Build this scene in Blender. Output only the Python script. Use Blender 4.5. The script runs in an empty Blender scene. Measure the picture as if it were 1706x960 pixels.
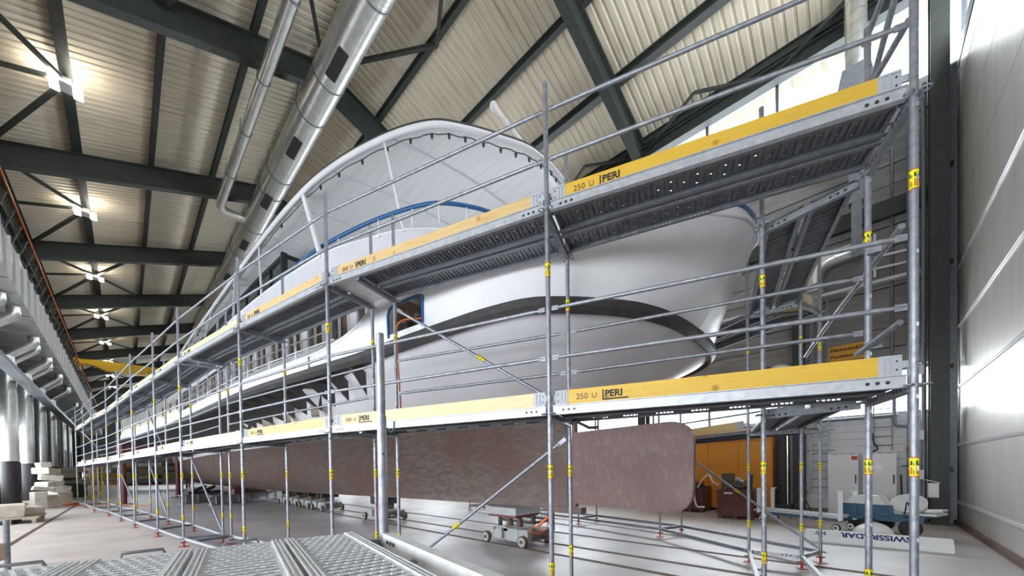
import bpy, math, random
from mathutils import Vector, Matrix
V = Vector
random.seed(7)
scn = bpy.context.scene
COL = scn.collection

# ------------------------------------------------------------------ camera
H = 1.66
F_ = V((0.7232, 0.6905, -0.01398))
PIT, ROL, YAW = -0.0139799, -0.0159019, 0.808589
Fw = V((math.sin(YAW) * math.cos(PIT), math.cos(YAW) * math.cos(PIT), math.sin(PIT)))
Rr = V((math.cos(YAW), -math.sin(YAW), 0))
Up = Rr.cross(Fw)
R2 = Rr * math.cos(ROL) + Up * math.sin(ROL)
U2 = -Rr * math.sin(ROL) + Up * math.cos(ROL)
cd = bpy.data.cameras.new('camera')
cam = bpy.data.objects.new('camera', cd)
COL.objects.link(cam)
m = Matrix((R2, U2, -Fw)).transposed().to_4x4()
m.translation = V((0, 0, H))
cam.matrix_world = m
cd.sensor_width = 36
cd.lens = 614.14 / 1706 * 36
cd.shift_y = (790.55 - 480) / 1706
cd.clip_start = 0.05
cd.clip_end = 400
scn.camera = cam

# ------------------------------------------------------------------ view, sky, large lights
scn.view_settings.view_transform = 'Standard'
scn.view_settings.look = 'None'
scn.view_settings.gamma = 1
scn.view_settings.use_curve_mapping = False
scn.view_settings.exposure = 0.45
scn.cycles.max_bounces = 8
scn.cycles.diffuse_bounces = 5
scn.cycles.transparent_max_bounces = 12
scn.cycles.use_denoising = True
scn.cycles.caustics_reflective = False
scn.cycles.caustics_refractive = False
scn.cycles.sample_clamp_indirect = 8

w = bpy.data.worlds.new('world')
scn.world = w
w.use_nodes = True
w.node_tree.nodes['Background'].inputs[0].default_value = (0.93, 0.96, 1.0, 1)
w.node_tree.nodes['Background'].inputs[1].default_value = 4.0
LAMP_W = 420


def area(name, loc, direction, sx, sy, power, color):
    l = bpy.data.lights.new(name, 'AREA')
    l.shape = 'RECTANGLE'
    l.size, l.size_y, l.energy, l.color = sx, sy, power, color
    o = bpy.data.objects.new(name, l)
    COL.objects.link(o)
    o.location = loc
    o.rotation_euler = V(direction).to_track_quat('-Z', 'Y').to_euler()
    return o


# daylight standing outside the real windows (left wall, right wall low band, right wall high band, gable above the door, far gable)
DAY = (0.96, 0.97, 1.0)
for yy in range(4):
    area('daylight_left', (-6.2, 2.2 + yy * 9.6, 2.9), (1, 0, -0.05), 8.6, 3.0, 850, DAY)
for yy in (3, 14, 26, 40, 60):
    area('daylight_right_low', (16.9, yy, 4.0), (-1, 0, -0.1), 9, 1.4, 700, DAY)
    area('daylight_right_high', (17.3, yy, 13.6), (-1, 0, -0.5), 10, 2.6, 380, DAY)
area('daylight_gable', (6, -3.4, 13.6), (0, 1, -0.5), 18, 3.0, 1400, DAY)
area('daylight_far', (4, 98, 12), (0, -1, -0.2), 16, 8, 1200, DAY)

# ------------------------------------------------------------------ materials
MATS = {}


def mat(name, c, rough=0.6, metal=0.0, c2=None, sc=6.0, bump=0.0, stretch=(1, 1, 1), detail=4, lo=0.35, hi=0.7, emit=None, es=0, c3=None, sc3=1.0, rough2=None, spec=0.5):
    mt = bpy.data.materials.new(name)
    mt.use_nodes = True
    nt = mt.node_tree
    b = nt.nodes['Principled BSDF']
    b.inputs['Roughness'].default_value = rough
    b.inputs['Metallic'].default_value = metal
    b.inputs['Specular IOR Level'].default_value = spec
    b.inputs['Base Color'].default_value = (*c, 1)
    mt.diffuse_color = (*c, 1)
    if c2 or bump or rough2:
        tc = nt.nodes.new('ShaderNodeNewGeometry')
        mp = nt.nodes.new('ShaderNodeMapping')
        mp.inputs['Scale'].default_value = stretch
        nt.links.new(tc.outputs['Position'], mp.inputs['Vector'])
        n = nt.nodes.new('ShaderNodeTexNoise')
        n.inputs['Scale'].default_value = sc
        n.inputs['Detail'].default_value = detail
        nt.links.new(mp.outputs[0], n.inputs['Vector'])
        rp = nt.nodes.new('ShaderNodeValToRGB')
        rp.color_ramp.elements[0].position = lo
        rp.color_ramp.elements[1].position = hi
        rp.color_ramp.elements[0].color = (*c, 1)
        rp.color_ramp.elements[1].color = (*(c2 or c), 1)
        nt.links.new(n.outputs['Fac'], rp.inputs[0])
        out = rp.outputs[0]
        if c3:
            n3 = nt.nodes.new('ShaderNodeTexNoise')
            n3.inputs['Scale'].default_value = sc3
            n3.inputs['Detail'].default_value = 6
            n3.inputs['Roughness'].default_value = 0.65
            nt.links.new(tc.outputs['Position'], n3.inputs['Vector'])
            r3 = nt.nodes.new('ShaderNodeValToRGB')
            r3.color_ramp.elements[0].position = 0.45
            r3.color_ramp.elements[1].position = 0.68
            r3.color_ramp.elements[0].color = (0, 0, 0, 1)
            r3.color_ramp.elements[1].color = (1, 1, 1, 1)
            nt.links.new(n3.outputs['Fac'], r3.inputs[0])
            mx = nt.nodes.new('ShaderNodeMixRGB')
            nt.links.new(r3.outputs[0], mx.inputs[0])
            nt.links.new(out, mx.inputs[1])
            mx.inputs[2].default_value = (*c3, 1)
            out = mx.outputs[0]
        if c2:
            nt.links.new(out, b.inputs['Base Color'])
        if rough2:
            mr = nt.nodes.new('ShaderNodeMapRange')
            mr.inputs[3].default_value = rough
            mr.inputs[4].default_value = rough2
            nt.links.new(n.outputs['Fac'], mr.inputs[0])
            nt.links.new(mr.outputs[0], b.inputs['Roughness'])
        if bump:
            bp = nt.nodes.new('ShaderNodeBump')
            bp.inputs['Strength'].default_value = bump
            bp.inputs['Distance'].default_value = 0.02
            nt.links.new(n.outputs['Fac'], bp.inputs['Height'])
            nt.links.new(bp.outputs[0], b.inputs['Normal'])
    if emit:
        b.inputs['Emission Color'].default_value = (*emit, 1)
        b.inputs['Emission Strength'].default_value = es
    MATS[name] = mt
    return mt


def glass_mat(name, tint=(0.9, 0.95, 0.95), gl=0.12):
    mt = bpy.data.materials.new(name)
    mt.use_nodes = True
    nt = mt.node_tree
    nt.nodes.remove(nt.nodes['Principled BSDF'])
    t = nt.nodes.new('ShaderNodeBsdfTransparent')
    t.inputs[0].default_value = (*tint, 1)
    g = nt.nodes.new('ShaderNodeBsdfGlossy')
    g.inputs['Roughness'].default_value = 0.03
    mx = nt.nodes.new('ShaderNodeMixShader')
    mx.inputs[0].default_value = gl
    nt.links.new(t.outputs[0], mx.inputs[1])
    nt.links.new(g.outputs[0], mx.inputs[2])
    nt.links.new(mx.outputs[0], nt.nodes['Material Output'].inputs[0])
    MATS[name] = mt
    return mt


galv = mat('galvanised', (0.36, 0.37, 0.40), 0.38, 0.65, (0.22, 0.235, 0.265), 22, lo=0.3, hi=0.75, rough2=0.6)
galvd = mat('galvanised_deck', (0.25, 0.26, 0.285), 0.5, 0.5, (0.18, 0.19, 0.21), 14)
galvl = mat('galvanised_bright', (0.78, 0.785, 0.80), 0.45, 0.15, (0.64, 0.645, 0.66), 18)
galvm = mat('galvanised_ledger', (0.54, 0.55, 0.575), 0.45, 0.4, (0.42, 0.43, 0.455), 18)
duct_m = mat('spiral_duct', (0.80, 0.80, 0.77), 0.25, 0.85, (0.66, 0.66, 0.64), 3, stretch=(1, 1, 1), rough2=0.4)
steel_g = mat('green_steel', (0.030, 0.036, 0.032), 0.5, 0.0, (0.045, 0.052, 0.046), 5)
roof_m = mat('roof_sheet', (0.68, 0.61, 0.48), 0.55, 0.0, (0.43, 0.35, 0.245), 2.2, stretch=(0.25, 3.2, 0.25), detail=6, lo=0.52, hi=0.86)
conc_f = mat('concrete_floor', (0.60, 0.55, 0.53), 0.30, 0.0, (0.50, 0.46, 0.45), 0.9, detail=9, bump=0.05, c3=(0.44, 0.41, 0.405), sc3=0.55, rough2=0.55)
nt = conc_f.node_tree                        # tone across the floor: pale at left, darker under the ship, paler at right
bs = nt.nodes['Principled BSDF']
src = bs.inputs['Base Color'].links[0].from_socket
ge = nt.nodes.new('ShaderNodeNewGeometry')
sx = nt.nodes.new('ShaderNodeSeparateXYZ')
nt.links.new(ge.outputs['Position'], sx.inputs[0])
ad = nt.nodes.new('ShaderNodeMath')            # the darker band's edge runs with the scaffold: x + 0.13 y
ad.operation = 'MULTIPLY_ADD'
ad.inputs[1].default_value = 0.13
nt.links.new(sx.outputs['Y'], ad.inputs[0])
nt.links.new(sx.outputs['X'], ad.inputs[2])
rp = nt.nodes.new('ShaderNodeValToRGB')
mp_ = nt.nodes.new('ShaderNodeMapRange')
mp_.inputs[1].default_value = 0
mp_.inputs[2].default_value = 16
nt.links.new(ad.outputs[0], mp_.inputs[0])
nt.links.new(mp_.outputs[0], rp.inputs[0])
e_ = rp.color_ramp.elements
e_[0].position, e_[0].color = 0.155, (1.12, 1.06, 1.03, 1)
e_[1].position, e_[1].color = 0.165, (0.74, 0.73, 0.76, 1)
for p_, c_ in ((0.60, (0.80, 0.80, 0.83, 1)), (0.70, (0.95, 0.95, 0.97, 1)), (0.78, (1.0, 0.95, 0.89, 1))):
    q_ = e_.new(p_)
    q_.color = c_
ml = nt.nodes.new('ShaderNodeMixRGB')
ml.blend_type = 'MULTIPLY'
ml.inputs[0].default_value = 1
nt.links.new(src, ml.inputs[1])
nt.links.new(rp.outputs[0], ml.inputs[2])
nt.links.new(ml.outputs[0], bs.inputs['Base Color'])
conc_w = mat('board_concrete', (0.30, 0.285, 0.275), 0.8, 0.0, (0.21, 0.20, 0.195), 2.5, stretch=(1, 0.35, 2.0), detail=8, bump=0.3)
brick_w = mat('white_brick', (0.82, 0.82, 0.83), 0.7, 0.0, (0.76, 0.76, 0.77), 3, bump=0.1)
dark_w = mat('dark_wall', (0.10, 0.105, 0.11), 0.7, 0.0, (0.07, 0.07, 0.075), 1.5)
door_m = mat('door_panel', (0.66, 0.63, 0.60), 0.27, 0.3, (0.58, 0.55, 0.525), 3.0, stretch=(1, 1, 0.3), detail=7, rough2=0.42)
alu = mat('aluminium', (0.85, 0.85, 0.86), 0.25, 0.45)
rubber = mat('rubber', (0.015, 0.015, 0.017), 0.6)
hull_r = mat('antifouling', (0.120, 0.083, 0.070), 0.5, 0.0, (0.152, 0.123, 0.103), 8, stretch=(1, 0.45, 1.3), detail=13, bump=0.4, lo=0.42, hi=0.60, c3=(0.135, 0.072, 0.060), sc3=0.8, rough2=0.6)
rud_m = mat('rudder_paint', (0.180, 0.092, 0.079), 0.45, 0.0, (0.215, 0.155, 0.15), 9.0, stretch=(1, 1.4, .6), detail=14, bump=0.3, lo=0.50, hi=0.75, c3=(0.135, 0.070, 0.062), sc3=1.3)
white = mat('ship_white', (0.74, 0.73, 0.755), 0.38, 0.0, (0.68, 0.67, 0.69), 1.3, detail=5)
cream = mat('ship_cream', (0.74, 0.70, 0.63), 0.5, 0.0, (0.66, 0.62, 0.56), 1.3)
lilac = mat('bulwark_canvas', (0.66, 0.64, 0.685), 0.55, 0.0, (0.60, 0.58, 0.62), 2)
strake_m = mat('rubbing_strake', (0.024, 0.021, 0.021), 0.55, 0.0, (0.042, 0.036, 0.035), 7, bump=0.2)
bracket_m = mat('bracket_dark', (0.06, 0.052, 0.05), 0.6)
blue = mat('blue_paint', (0.012, 0.095, 0.25), 0.35)
canopy_m = mat('canopy_cloth', (0.80, 0.80, 0.805), 0.6, 0.0, (0.72, 0.72, 0.725), 2.0, stretch=(9, 0.5, 1), detail=3)
pane_m = glass_mat('window_pane', (0.93, 0.96, 0.97), 0.10)
saloon_glass = glass_mat('saloon_pane', (0.55, 0.6, 0.57), 0.25)
black = mat('black_frame', (0.02, 0.02, 0.022), 0.45)
wood = mat('toeboard_wood', (0.62, 0.43, 0.20), 0.6, 0.0, (0.50, 0.31, 0.12), 3.0, stretch=(1.2, 1.2, 14), detail=6, lo=0.45, hi=0.85)
wood_y = mat('toeboard_yellow', (0.66, 0.41, 0.045), 0.5, 0.0, (0.56, 0.33, 0.04), 3.0, stretch=(1.2, 1.2, 14), detail=6, lo=0.5, hi=0.9)
wood_p = mat('toeboard_pale', (0.72, 0.58, 0.34), 0.6, 0.0, (0.60, 0.45, 0.22), 3.0, stretch=(1.2, 1.2, 14), detail=6, lo=0.5, hi=0.9)
for wm in (wood, wood_y, wood_p):             # knots
    nt = wm.node_tree
    bs = nt.nodes['Principled BSDF']
    src = bs.inputs['Base Color'].links[0].from_socket
    ge = nt.nodes.new('ShaderNodeNewGeometry')
    vo = nt.nodes.new('ShaderNodeTexVoronoi')
    vo.inputs['Scale'].default_value = 4.2
    vo.inputs['Randomness'].default_value = 1
    nt.links.new(ge.outputs['Position'], vo.inputs['Vector'])
    rp = nt.nodes.new('ShaderNodeValToRGB')
    rp.color_ramp.elements[0].position, rp.color_ramp.elements[0].color = 0.05, (0.42, 0.30, 0.18, 1)
    rp.color_ramp.elements[1].position, rp.color_ramp.elements[1].color = 0.16, (1, 1, 1, 1)
    nt.links.new(vo.outputs['Distance'], rp.inputs[0])
    ml = nt.nodes.new('ShaderNodeMixRGB')
    ml.blend_type = 'MULTIPLY'
    ml.inputs[0].default_value = .8
    nt.links.new(src, ml.inputs[1])
    nt.links.new(rp.outputs[0], ml.inputs[2])
    nt.links.new(ml.outputs[0], bs.inputs['Base Color'])
ink = mat('ink', (0.03, 0.025, 0.02), 0.7)
ink_b = mat('ink_blue', (0.02, 0.03, 0.16), 0.7)
ink_brown = mat('ink_brown', (0.13, 0.08, 0.04), 0.7)
tag_y = mat('tag_yellow', (0.76, 0.80, 0.0), 0.5)
tag_r = mat('tag_red', (0.65, 0.06, 0.02), 0.5)
red_plate = mat('red_plate', (0.35, 0.04, 0.03), 0.5)
plastic_g = mat('grey_bracket', (0.42, 0.43, 0.46), 0.5)
orange = mat('orange_paint', (0.78, 0.30, 0.02), 0.5, 0.0, (0.70, 0.26, 0.02), 2)
orange_h = mat('orange_hose', (0.72, 0.16, 0.03), 0.5)
crane_y = mat('crane_yellow', (0.86, 0.53, 0.01), 0.4)
box_red = mat('scrap_box_red', (0.12, 0.03, 0.026), 0.55, 0.0, (0.17, 0.055, 0.045), 9)
cab_w = mat('cabinet_white', (0.84, 0.84, 0.84), 0.4)
blue_c = mat('cart_blue', (0.035, 0.115, 0.20), 0.5, 0.0, (0.06, 0.14, 0.22), 12)
trol_g = mat('trolley_grey', (0.42, 0.42, 0.43), 0.5, 0.0, (0.34, 0.33, 0.33), 8)
rust = mat('rusty_steel', (0.11, 0.075, 0.055), 0.65, 0.3, (0.16, 0.10, 0.07), 12)
strap_o = mat('strap_orange', (0.68, 0.17, 0.04), 0.6)
stone = mat('pale_stone', (0.62, 0.57, 0.49), 0.85, 0.0, (0.46, 0.42, 0.36), 5, bump=0.5)
green = mat('bin_green', (0.03, 0.07, 0.035), 0.5)
insul = mat('black_insulation', (0.035, 0.03, 0.032), 0.55, 0.0, (0.02, 0.018, 0.02), 12, bump=0.2)
lamp_e = mat('lamp_panel', (1, 1, 1), 0.5, emit=(1.0, 0.93, 0.80), es=45)
plastic_w = mat('white_plastic', (0.84, 0.84, 0.83), 0.3)
sign_o = mat('sign_orange', (0.80, 0.38, 0.03), 0.5)
brown_in = mat('cabin_interior', (0.42, 0.29, 0.18), 0.7, 0.0, (0.16, 0.11, 0.07), 3)
pallet_w = mat('pallet_wood', (0.50, 0.43, 0.33), 0.8, 0.0, (0.38, 0.31, 0.23), 5)
red_prop = mat('red_oxide', (0.15, 0.04, 0.035), 0.5)


# ------------------------------------------------------------------ mesh builder
def basis(d, up=(0, 0, 1)):
    d = V(d).normalized()
    u = V(up)
    s = d.cross(u)
    if s.length < 1e-4:
        s = d.cross(V((1, 0, 0)))
    s.normalize()
    return d, s, s.cross(d).normalized()


class MB:
    def __init__(self):
        self.v, self.f, self.m, self.s = [], [], [], []

    def add(self, vs, fs, mi=0, sm=False):
        o = len(self.v)
        self.v += [tuple(p) for p in vs]
        for q in fs:
            self.f.append([o + i for i in q])
            self.m.append(mi)
            self.s.append(sm)
        return self

    def box(self, c, s, M=None, mi=0):
        c = V(c)
        vs = []
        for x in (-.5, .5):
            for y in (-.5, .5):
                for z in (-.5, .5):
                    p = V((x * s[0], y * s[1], z * s[2]))
                    vs.append(c + (M @ p if M else p))
        return self.add(vs, [(0, 1, 3, 2), (4, 6, 7, 5), (0, 4, 5, 1), (2, 3, 7, 6), (0, 2, 6, 4), (1, 5, 7, 3)], mi)

    def span(self, a, b, mi=0):
        return self.box([(a[i] + b[i]) / 2 for i in range(3)], [abs(b[i] - a[i]) for i in range(3)], None, mi)

    def bar(self, p, q, w, h, up=(0, 0, 1), mi=0):
        p, q = V(p), V(q)
        d, s, u = basis(q - p, up)
        vs = [e + s * (a * w / 2) + u * (b * h / 2) for e in (p, q) for a, b in ((-1, -1), (1, -1), (1, 1), (-1, 1))]
        return self.add(vs, [(3, 2, 1, 0), (4, 5, 6, 7), (0, 1, 5, 4), (1, 2, 6, 5), (2, 3, 7, 6), (3, 0, 4, 7)], mi)

    def ibeam(self, p, q, w, h, tf=0.03, tw=0.03, up=(0, 0, 1), mi=0):
        p, q = V(p), V(q)
        d, s, u = basis(q - p, up)
        self.bar(p, q, tw, h - 2 * tf, up, mi)
        for k in (-1, 1):
            o = u * (k * (h - tf) / 2)
            self.bar(p + o, q + o, w, tf, up, mi)
        return self

    def tube(self, p, q, r, n=10, r2=None, cap=True, mi=0):
        p, q = V(p), V(q)
        r2 = r if r2 is None else r2
        d, s, u = basis(q - p)
        ring = [(math.cos(2 * math.pi * i / n), math.sin(2 * math.pi * i / n)) for i in range(n)]
        vs = [p + (s * a + u * b) * r for a, b in ring] + [q + (s * a + u * b) * r2 for a, b in ring]
        self.add(vs, [(i, (i + 1) % n, n + (i + 1) % n, n + i) for i in range(n)], mi, True)
        if cap:
            self.add(vs[:n], [list(range(n))[::-1]], mi)
            self.add(vs[n:], [list(range(n))], mi)
        return self

    def path(self, pts, r, n=8, closed=False, mi=0, cap=True):
        pts = [V(p) for p in pts]
        N = len(pts)
        vs = []
        s = u = None
        for i, p in enumerate(pts):
            a = pts[(i - 1) % N] if (closed or i) else p
            b = pts[(i + 1) % N] if (closed or i < N - 1) else p
            d = (b - a).normalized()
            if s is None:
                d, s, u = basis(d)
            else:
                s = (s - d * s.dot(d))
                s = s.normalized() if s.length > 1e-5 else basis(d)[1]
                u = s.cross(d)
            rr = r[i] if isinstance(r, (list, tuple)) else r
            vs += [p + (s * math.cos(2 * math.pi * k / n) + u * math.sin(2 * math.pi * k / n)) * rr for k in range(n)]
        fs = []
        for i in range(N if closed else N - 1):
            j = (i + 1) % N
            fs += [(i * n + k, i * n + (k + 1) % n, j * n + (k + 1) % n, j * n + k) for k in range(n)]
        self.add(vs, fs, mi, True)
        if cap and not closed:
            self.add(vs[:n], [list(range(n))[::-1]], mi)
            self.add(vs[-n:], [list(range(n))], mi)
        return self

    def grid(self, rows, mi=0, sm=True, skip=None, flip=False):
        n = len(rows[0])
        vs = [p for r in rows for p in r]
        fs = []
        for i in range(len(rows) - 1):
            for j in range(n - 1):
                if skip and skip(i, j):
                    continue
                q = (i * n + j, i * n + j + 1, (i + 1) * n + j + 1, (i + 1) * n + j)
                fs.append(q[::-1] if flip else q)
        return self.add(vs, fs, mi, sm)

    def prism(self, poly, vec, mi=0):
        poly = [V(p) for p in poly]
        vec = V(vec)
        n = len(poly)
        vs = poly + [p + vec for p in poly]
        return self.add(vs, [list(range(n))[::-1], list(range(n, 2 * n))] + [(i, (i + 1) % n, n + (i + 1) % n, n + i) for i in range(n)], mi)

    def mesh(self, name, mats):
        if not isinstance(mats, (list, tuple)):
            mats = [mats]
        me = bpy.data.meshes.new(name)
        me.from_pydata(self.v, [], self.f)
        for mt in mats:
            me.materials.append(mt)
        me.polygons.foreach_set('material_index', self.m)
        me.polygons.foreach_set('use_smooth', self.s)
        me.update()
        return me


WL = {}


def wl(o):
    return WL.get(o.name, V((0, 0, 0))) if o else V((0, 0, 0))


def tag(o, label=None, cat=None, group=None, kind=None):
    for k, x in (('label', label), ('category', cat), ('group', group), ('kind', kind)):
        if x:
            o[k] = x
    return o


def build(name, mb, mats, parent=None, label=None, cat=None, group=None, kind=None):
    """one mesh object; its origin goes to the middle of its footprint"""
    xs, ys, zs = zip(*mb.v)
    c = V(((min(xs) + max(xs)) / 2, (min(ys) + max(ys)) / 2, min(zs)))
    mb.v = [(p[0] - c.x, p[1] - c.y, p[2] - c.z) for p in mb.v]
    o = bpy.data.objects.new(name, mb.mesh(name, mats))
    COL.objects.link(o)
    place(o, c, parent)
    return tag(o, label, cat, group, kind)


def place(o, c, parent=None):
    c = V(c)
    if parent:
        o.parent = parent
        o.location = c - wl(parent)
    else:
        o.location = c
    WL[o.name] = c


def inst(name, me, c, parent=None, rot=None):
    o = bpy.data.objects.new(name, me)
    COL.objects.link(o)
    place(o, c, parent)
    if rot is not None:
        o.rotation_euler = rot.to_euler() if hasattr(rot, 'to_euler') else rot
    return o


def thing(name, loc, label, cat, group=None):
    o = bpy.data.objects.new(name, None)
    o.empty_display_size = 0.3
    COL.objects.link(o)
    place(o, loc)
    return tag(o, label, cat, group)


def text_mesh(s, size, mt, extr=0.0015, bold=0.0):
    c = bpy.data.curves.new('lettering', 'FONT')
    c.body = s
    c.size = size
    c.extrude = extr
    c.offset = bold
    c.resolution_u = 3
    o = bpy.data.objects.new('lettering', c)
    COL.objects.link(o)
    dg = bpy.context.evaluated_depsgraph_get()
    me = bpy.data.meshes.new_from_object(o.evaluated_get(dg))
    bpy.data.objects.remove(o)
    bpy.data.curves.remove(c)
    me.materials.clear()
    me.materials.append(mt)
    return me


def frame_rot(x, y):
    """rotation whose local x runs along x and local y along y"""
    x = V(x).normalized()
    z = x.cross(V(y)).normalized()
    return Matrix((x, z.cross(x), z)).transposed()


def lerp(a, b, t):
    return V(a) * (1 - t) + V(b) * t


def catmull(pts, k):
    pts = [V(p) for p in pts]
    out = []
    for i in range(len(pts) - 1):
        p0 = pts[max(i - 1, 0)] if i else pts[0] * 2 - pts[1]
        p1, p2 = pts[i], pts[i + 1]
        p3 = pts[i + 2] if i + 2 < len(pts) else p2 * 2 - p1
        for j in range(k):
            t = j / k
            # centripetal-ish blend kept simple: uniform with damped tangents
            a = (p2 - p0) * 0.5
            b = (p3 - p1) * 0.5
            L = (p2 - p1).length
            if a.length > 1.2 * L: a = a.normalized() * 1.2 * L
            if b.length > 1.2 * L: b = b.normalized() * 1.2 * L
            h = t * t * (3 - 2 * t)
            out.append(p1 * (1 - h) + p2 * h + a * (t ** 3 - 2 * t * t + t) + b * (t ** 3 - t * t))
    out.append(pts[-1])
    return out

# ================================================================== the hall
XR, ZR, SL = 6.12, 17.91, 0.335            # ridge x, height of rafter underside at the ridge, roof slope
YN, YF = -1.85, 96.0
XL, XW = -5.0, 16.0


def zl(x):                                   # rafter underside
    return ZR - SL * abs(x - XR)


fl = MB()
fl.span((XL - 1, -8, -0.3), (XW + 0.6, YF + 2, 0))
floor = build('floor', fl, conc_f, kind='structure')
for k, x in enumerate((-2.0, 5.70, 6.50, 7.70)):
    b = MB()
    for dx in (-0.035, 0.035):
        b.bar((x + dx, -1.2, 0.004), (x + dx, 95, 0.004), 0.022, 0.012)
    b.bar((x, -1.2, 0.0015), (x, 95, 0.0015), 0.05, 0.004)
    build('floor_rail', b, [rust], floor)

# ---- roof sheets with real trapezoid ribs
def corrugated(x0, x1, name):
    b = MB()
    pitch = 0.30
    vs, n = [], 0
    y = YN - 1.0
    prof = []
    while y < YF + 1:
        prof += [(y, 0), (y + 0.17, 0), (y + 0.20, 0.045), (y + 0.27, 0.045)]
        y += pitch
    rows = []
    for x in (x0, x1):
        z = zl(x) + 1.36
        rows.append([(x, p[0], z + p[1]) for p in prof])
    b.grid(rows, 0, False)
    c = build(name, b, roof_m, kind='structure')
    return c


ceil_l = corrugated(XL - 1.0, XR, 'ceiling')
ceil_r = corrugated(XR, XW + 1.4, 'ceiling')
lid = MB()
for x0, x1 in ((XL - 1, XR), (XR, XW + 1.4)):
    a, c = zl(x0) + 1.45, zl(x1) + 1.45
    lid.add([(x0, YN - 1, a), (x1, YN - 1, c), (x1, YF + 1, c), (x0, YF + 1, a)], [(0, 1, 2, 3)])
build('ceiling', lid, dark_w, kind='structure')

PX = [XR + 2.45 * k for k in range(-4, 5)]
RY = [-2.6 + 9.6 * k for k in range(11)]
for y in RY:
    par = ceil_l
    for x0, x1, par in ((XL, XR, ceil_l), (XR, XW, ceil_r)):
        b = MB()
        b.ibeam((x0, y, zl(x0) + 0.5), (x1, y, zl(x1) + 0.5), 0.34, 1.0, 0.05, 0.03)
        build('roof_beam', b, steel_g, par)
for x in PX:
    par = ceil_l if x <= XR else ceil_r
    wd = 0.30 if abs(x - PX[1]) < .01 or abs(x - PX[7]) < .01 else 0.2
    for i in range(10):
        b = MB()
        z = zl(x) + 1.18
        b.ibeam((x, RY[i] + 0.02, z), (x, RY[i + 1] - 0.02, z), wd, 0.32, 0.03, 0.03)
        build('purlin', b, steel_g, par)
for i in range(10):                          # wind braces
    ym = (RY[i] + RY[i + 1]) / 2
    for kx, nx in ((1, (0, 2)), (3, (2, 4)), (5, (4,))):
        if (kx == 3 and i > 1) or (kx == 5 and i not in (0, 1)): continue
        if kx == 1 and i in (2, 3): nx = (0,)
        x = PX[kx]
        for tx in nx:
            for yy in (RY[i] + .2, RY[i + 1] - .2):
                x2 = PX[tx]
                b = MB()
                b.bar((x, ym, zl(x) + 0.86), (x2, yy, zl(x2) + 0.72), 0.13, 0.13)
                build('roof_brace', b, steel_g, ceil_l if x <= XR else ceil_r)
    for xa, xb in ((PX[0], PX[1]),):
        b = MB()
        b.bar((xa, ym, zl(xa) + .9), (xb, ym, zl(xb) + .9), 0.12, 0.12)
        build('roof_brace', b, steel_g, ceil_l if xa < XR else ceil_r)

# ---- left wall
wlft = MB()
for y0, y1, z0, z1 in ((YN - 1, YF + 1, 0, 1.2), (YN - 1, YF + 1, 4.4, 15.7)):
    wlft.span((XL - 0.3, y0, z0), (XL, y1, z1))
for k in range(11):
    wlft.span((XL - 0.3, RY[k] - 0.5, 1.2), (XL, RY[k] + 0.5, 4.4))
wall_left = build('wall_left', wlft, dark_w, kind='structure')
wn = 0
for k in range(10):
    wn += 1
    y0, y1 = RY[k] + 0.5, RY[k + 1] - 0.5
    fr = MB()
    for j in range(7):
        y = y0 + (y1 - y0) * j / 6
        fr.bar((XL - 0.1, y, 1.2), (XL - 0.1, y, 4.4), 0.12, 0.12, (0, 1, 0))
    for z in (1.26, 2.8, 4.34):
        fr.bar((XL - 0.1, y0, z), (XL - 0.1, y1, z), 0.12, 0.1)
    o = build('window_%d' % wn, fr, galvd, kind='structure')
    if k > 3:
        p = MB()
        p.span((XL - .3, y0, 1.2), (XL - .16, y1, 4.4))
        build('blind_panel', p, dark_w, o)
        continue
    for j in range(6):
        p = MB()
        ya, yb = y0 + (y1 - y0) * j / 6 + .06, y0 + (y1 - y0) * (j + 1) / 6 - .06
        p.span((XL - 0.11, ya, 1.3), (XL - 0.1, yb, 4.3))
        build('pane', p, pane_m, o)
# columns on the left wall, crane runway and orange conductor rail
for k in range(1, 10):
    b = MB()
    b.ibeam((XL + .3, RY[k], 0), (XL + .3, RY[k], zl(XL + .3) + .1), 0.3, 0.45, .03, .03, (1, 0, 0))
    build('trim_%d' % k, b, steel_g, kind='structure')
rw = MB()
rw.ibeam((-3.5, YN, 12.6), (-3.5, YF, 12.6), 0.35, 0.9, 0.05, 0.05)
rw.bar((-3.5, YN, 13.1), (-3.5, YF, 13.1), 0.08, 0.1)
for k in range(60):
    y = 2 + k * 1.55
    rw.bar((-3.45, y, 12.3), (-3.12, y, 13.3), 0.12, 0.06)
    rw.bar((-4.95, y, 12.5), (-3.6, y, 12.5), 0.12, 0.12)
build('trim_10', rw, steel_g, kind='structure')
cb = MB()
for dz in (0, -.07):
    cb.bar((-3.08, YN, 13.5 + dz), (-3.08, YF, 13.5 + dz), 0.05, 0.04)
tag(build('conductor_rail', cb, orange_h), 'thin orange conductor rail running along the crane runway under the left eave', 'rail')

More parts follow.
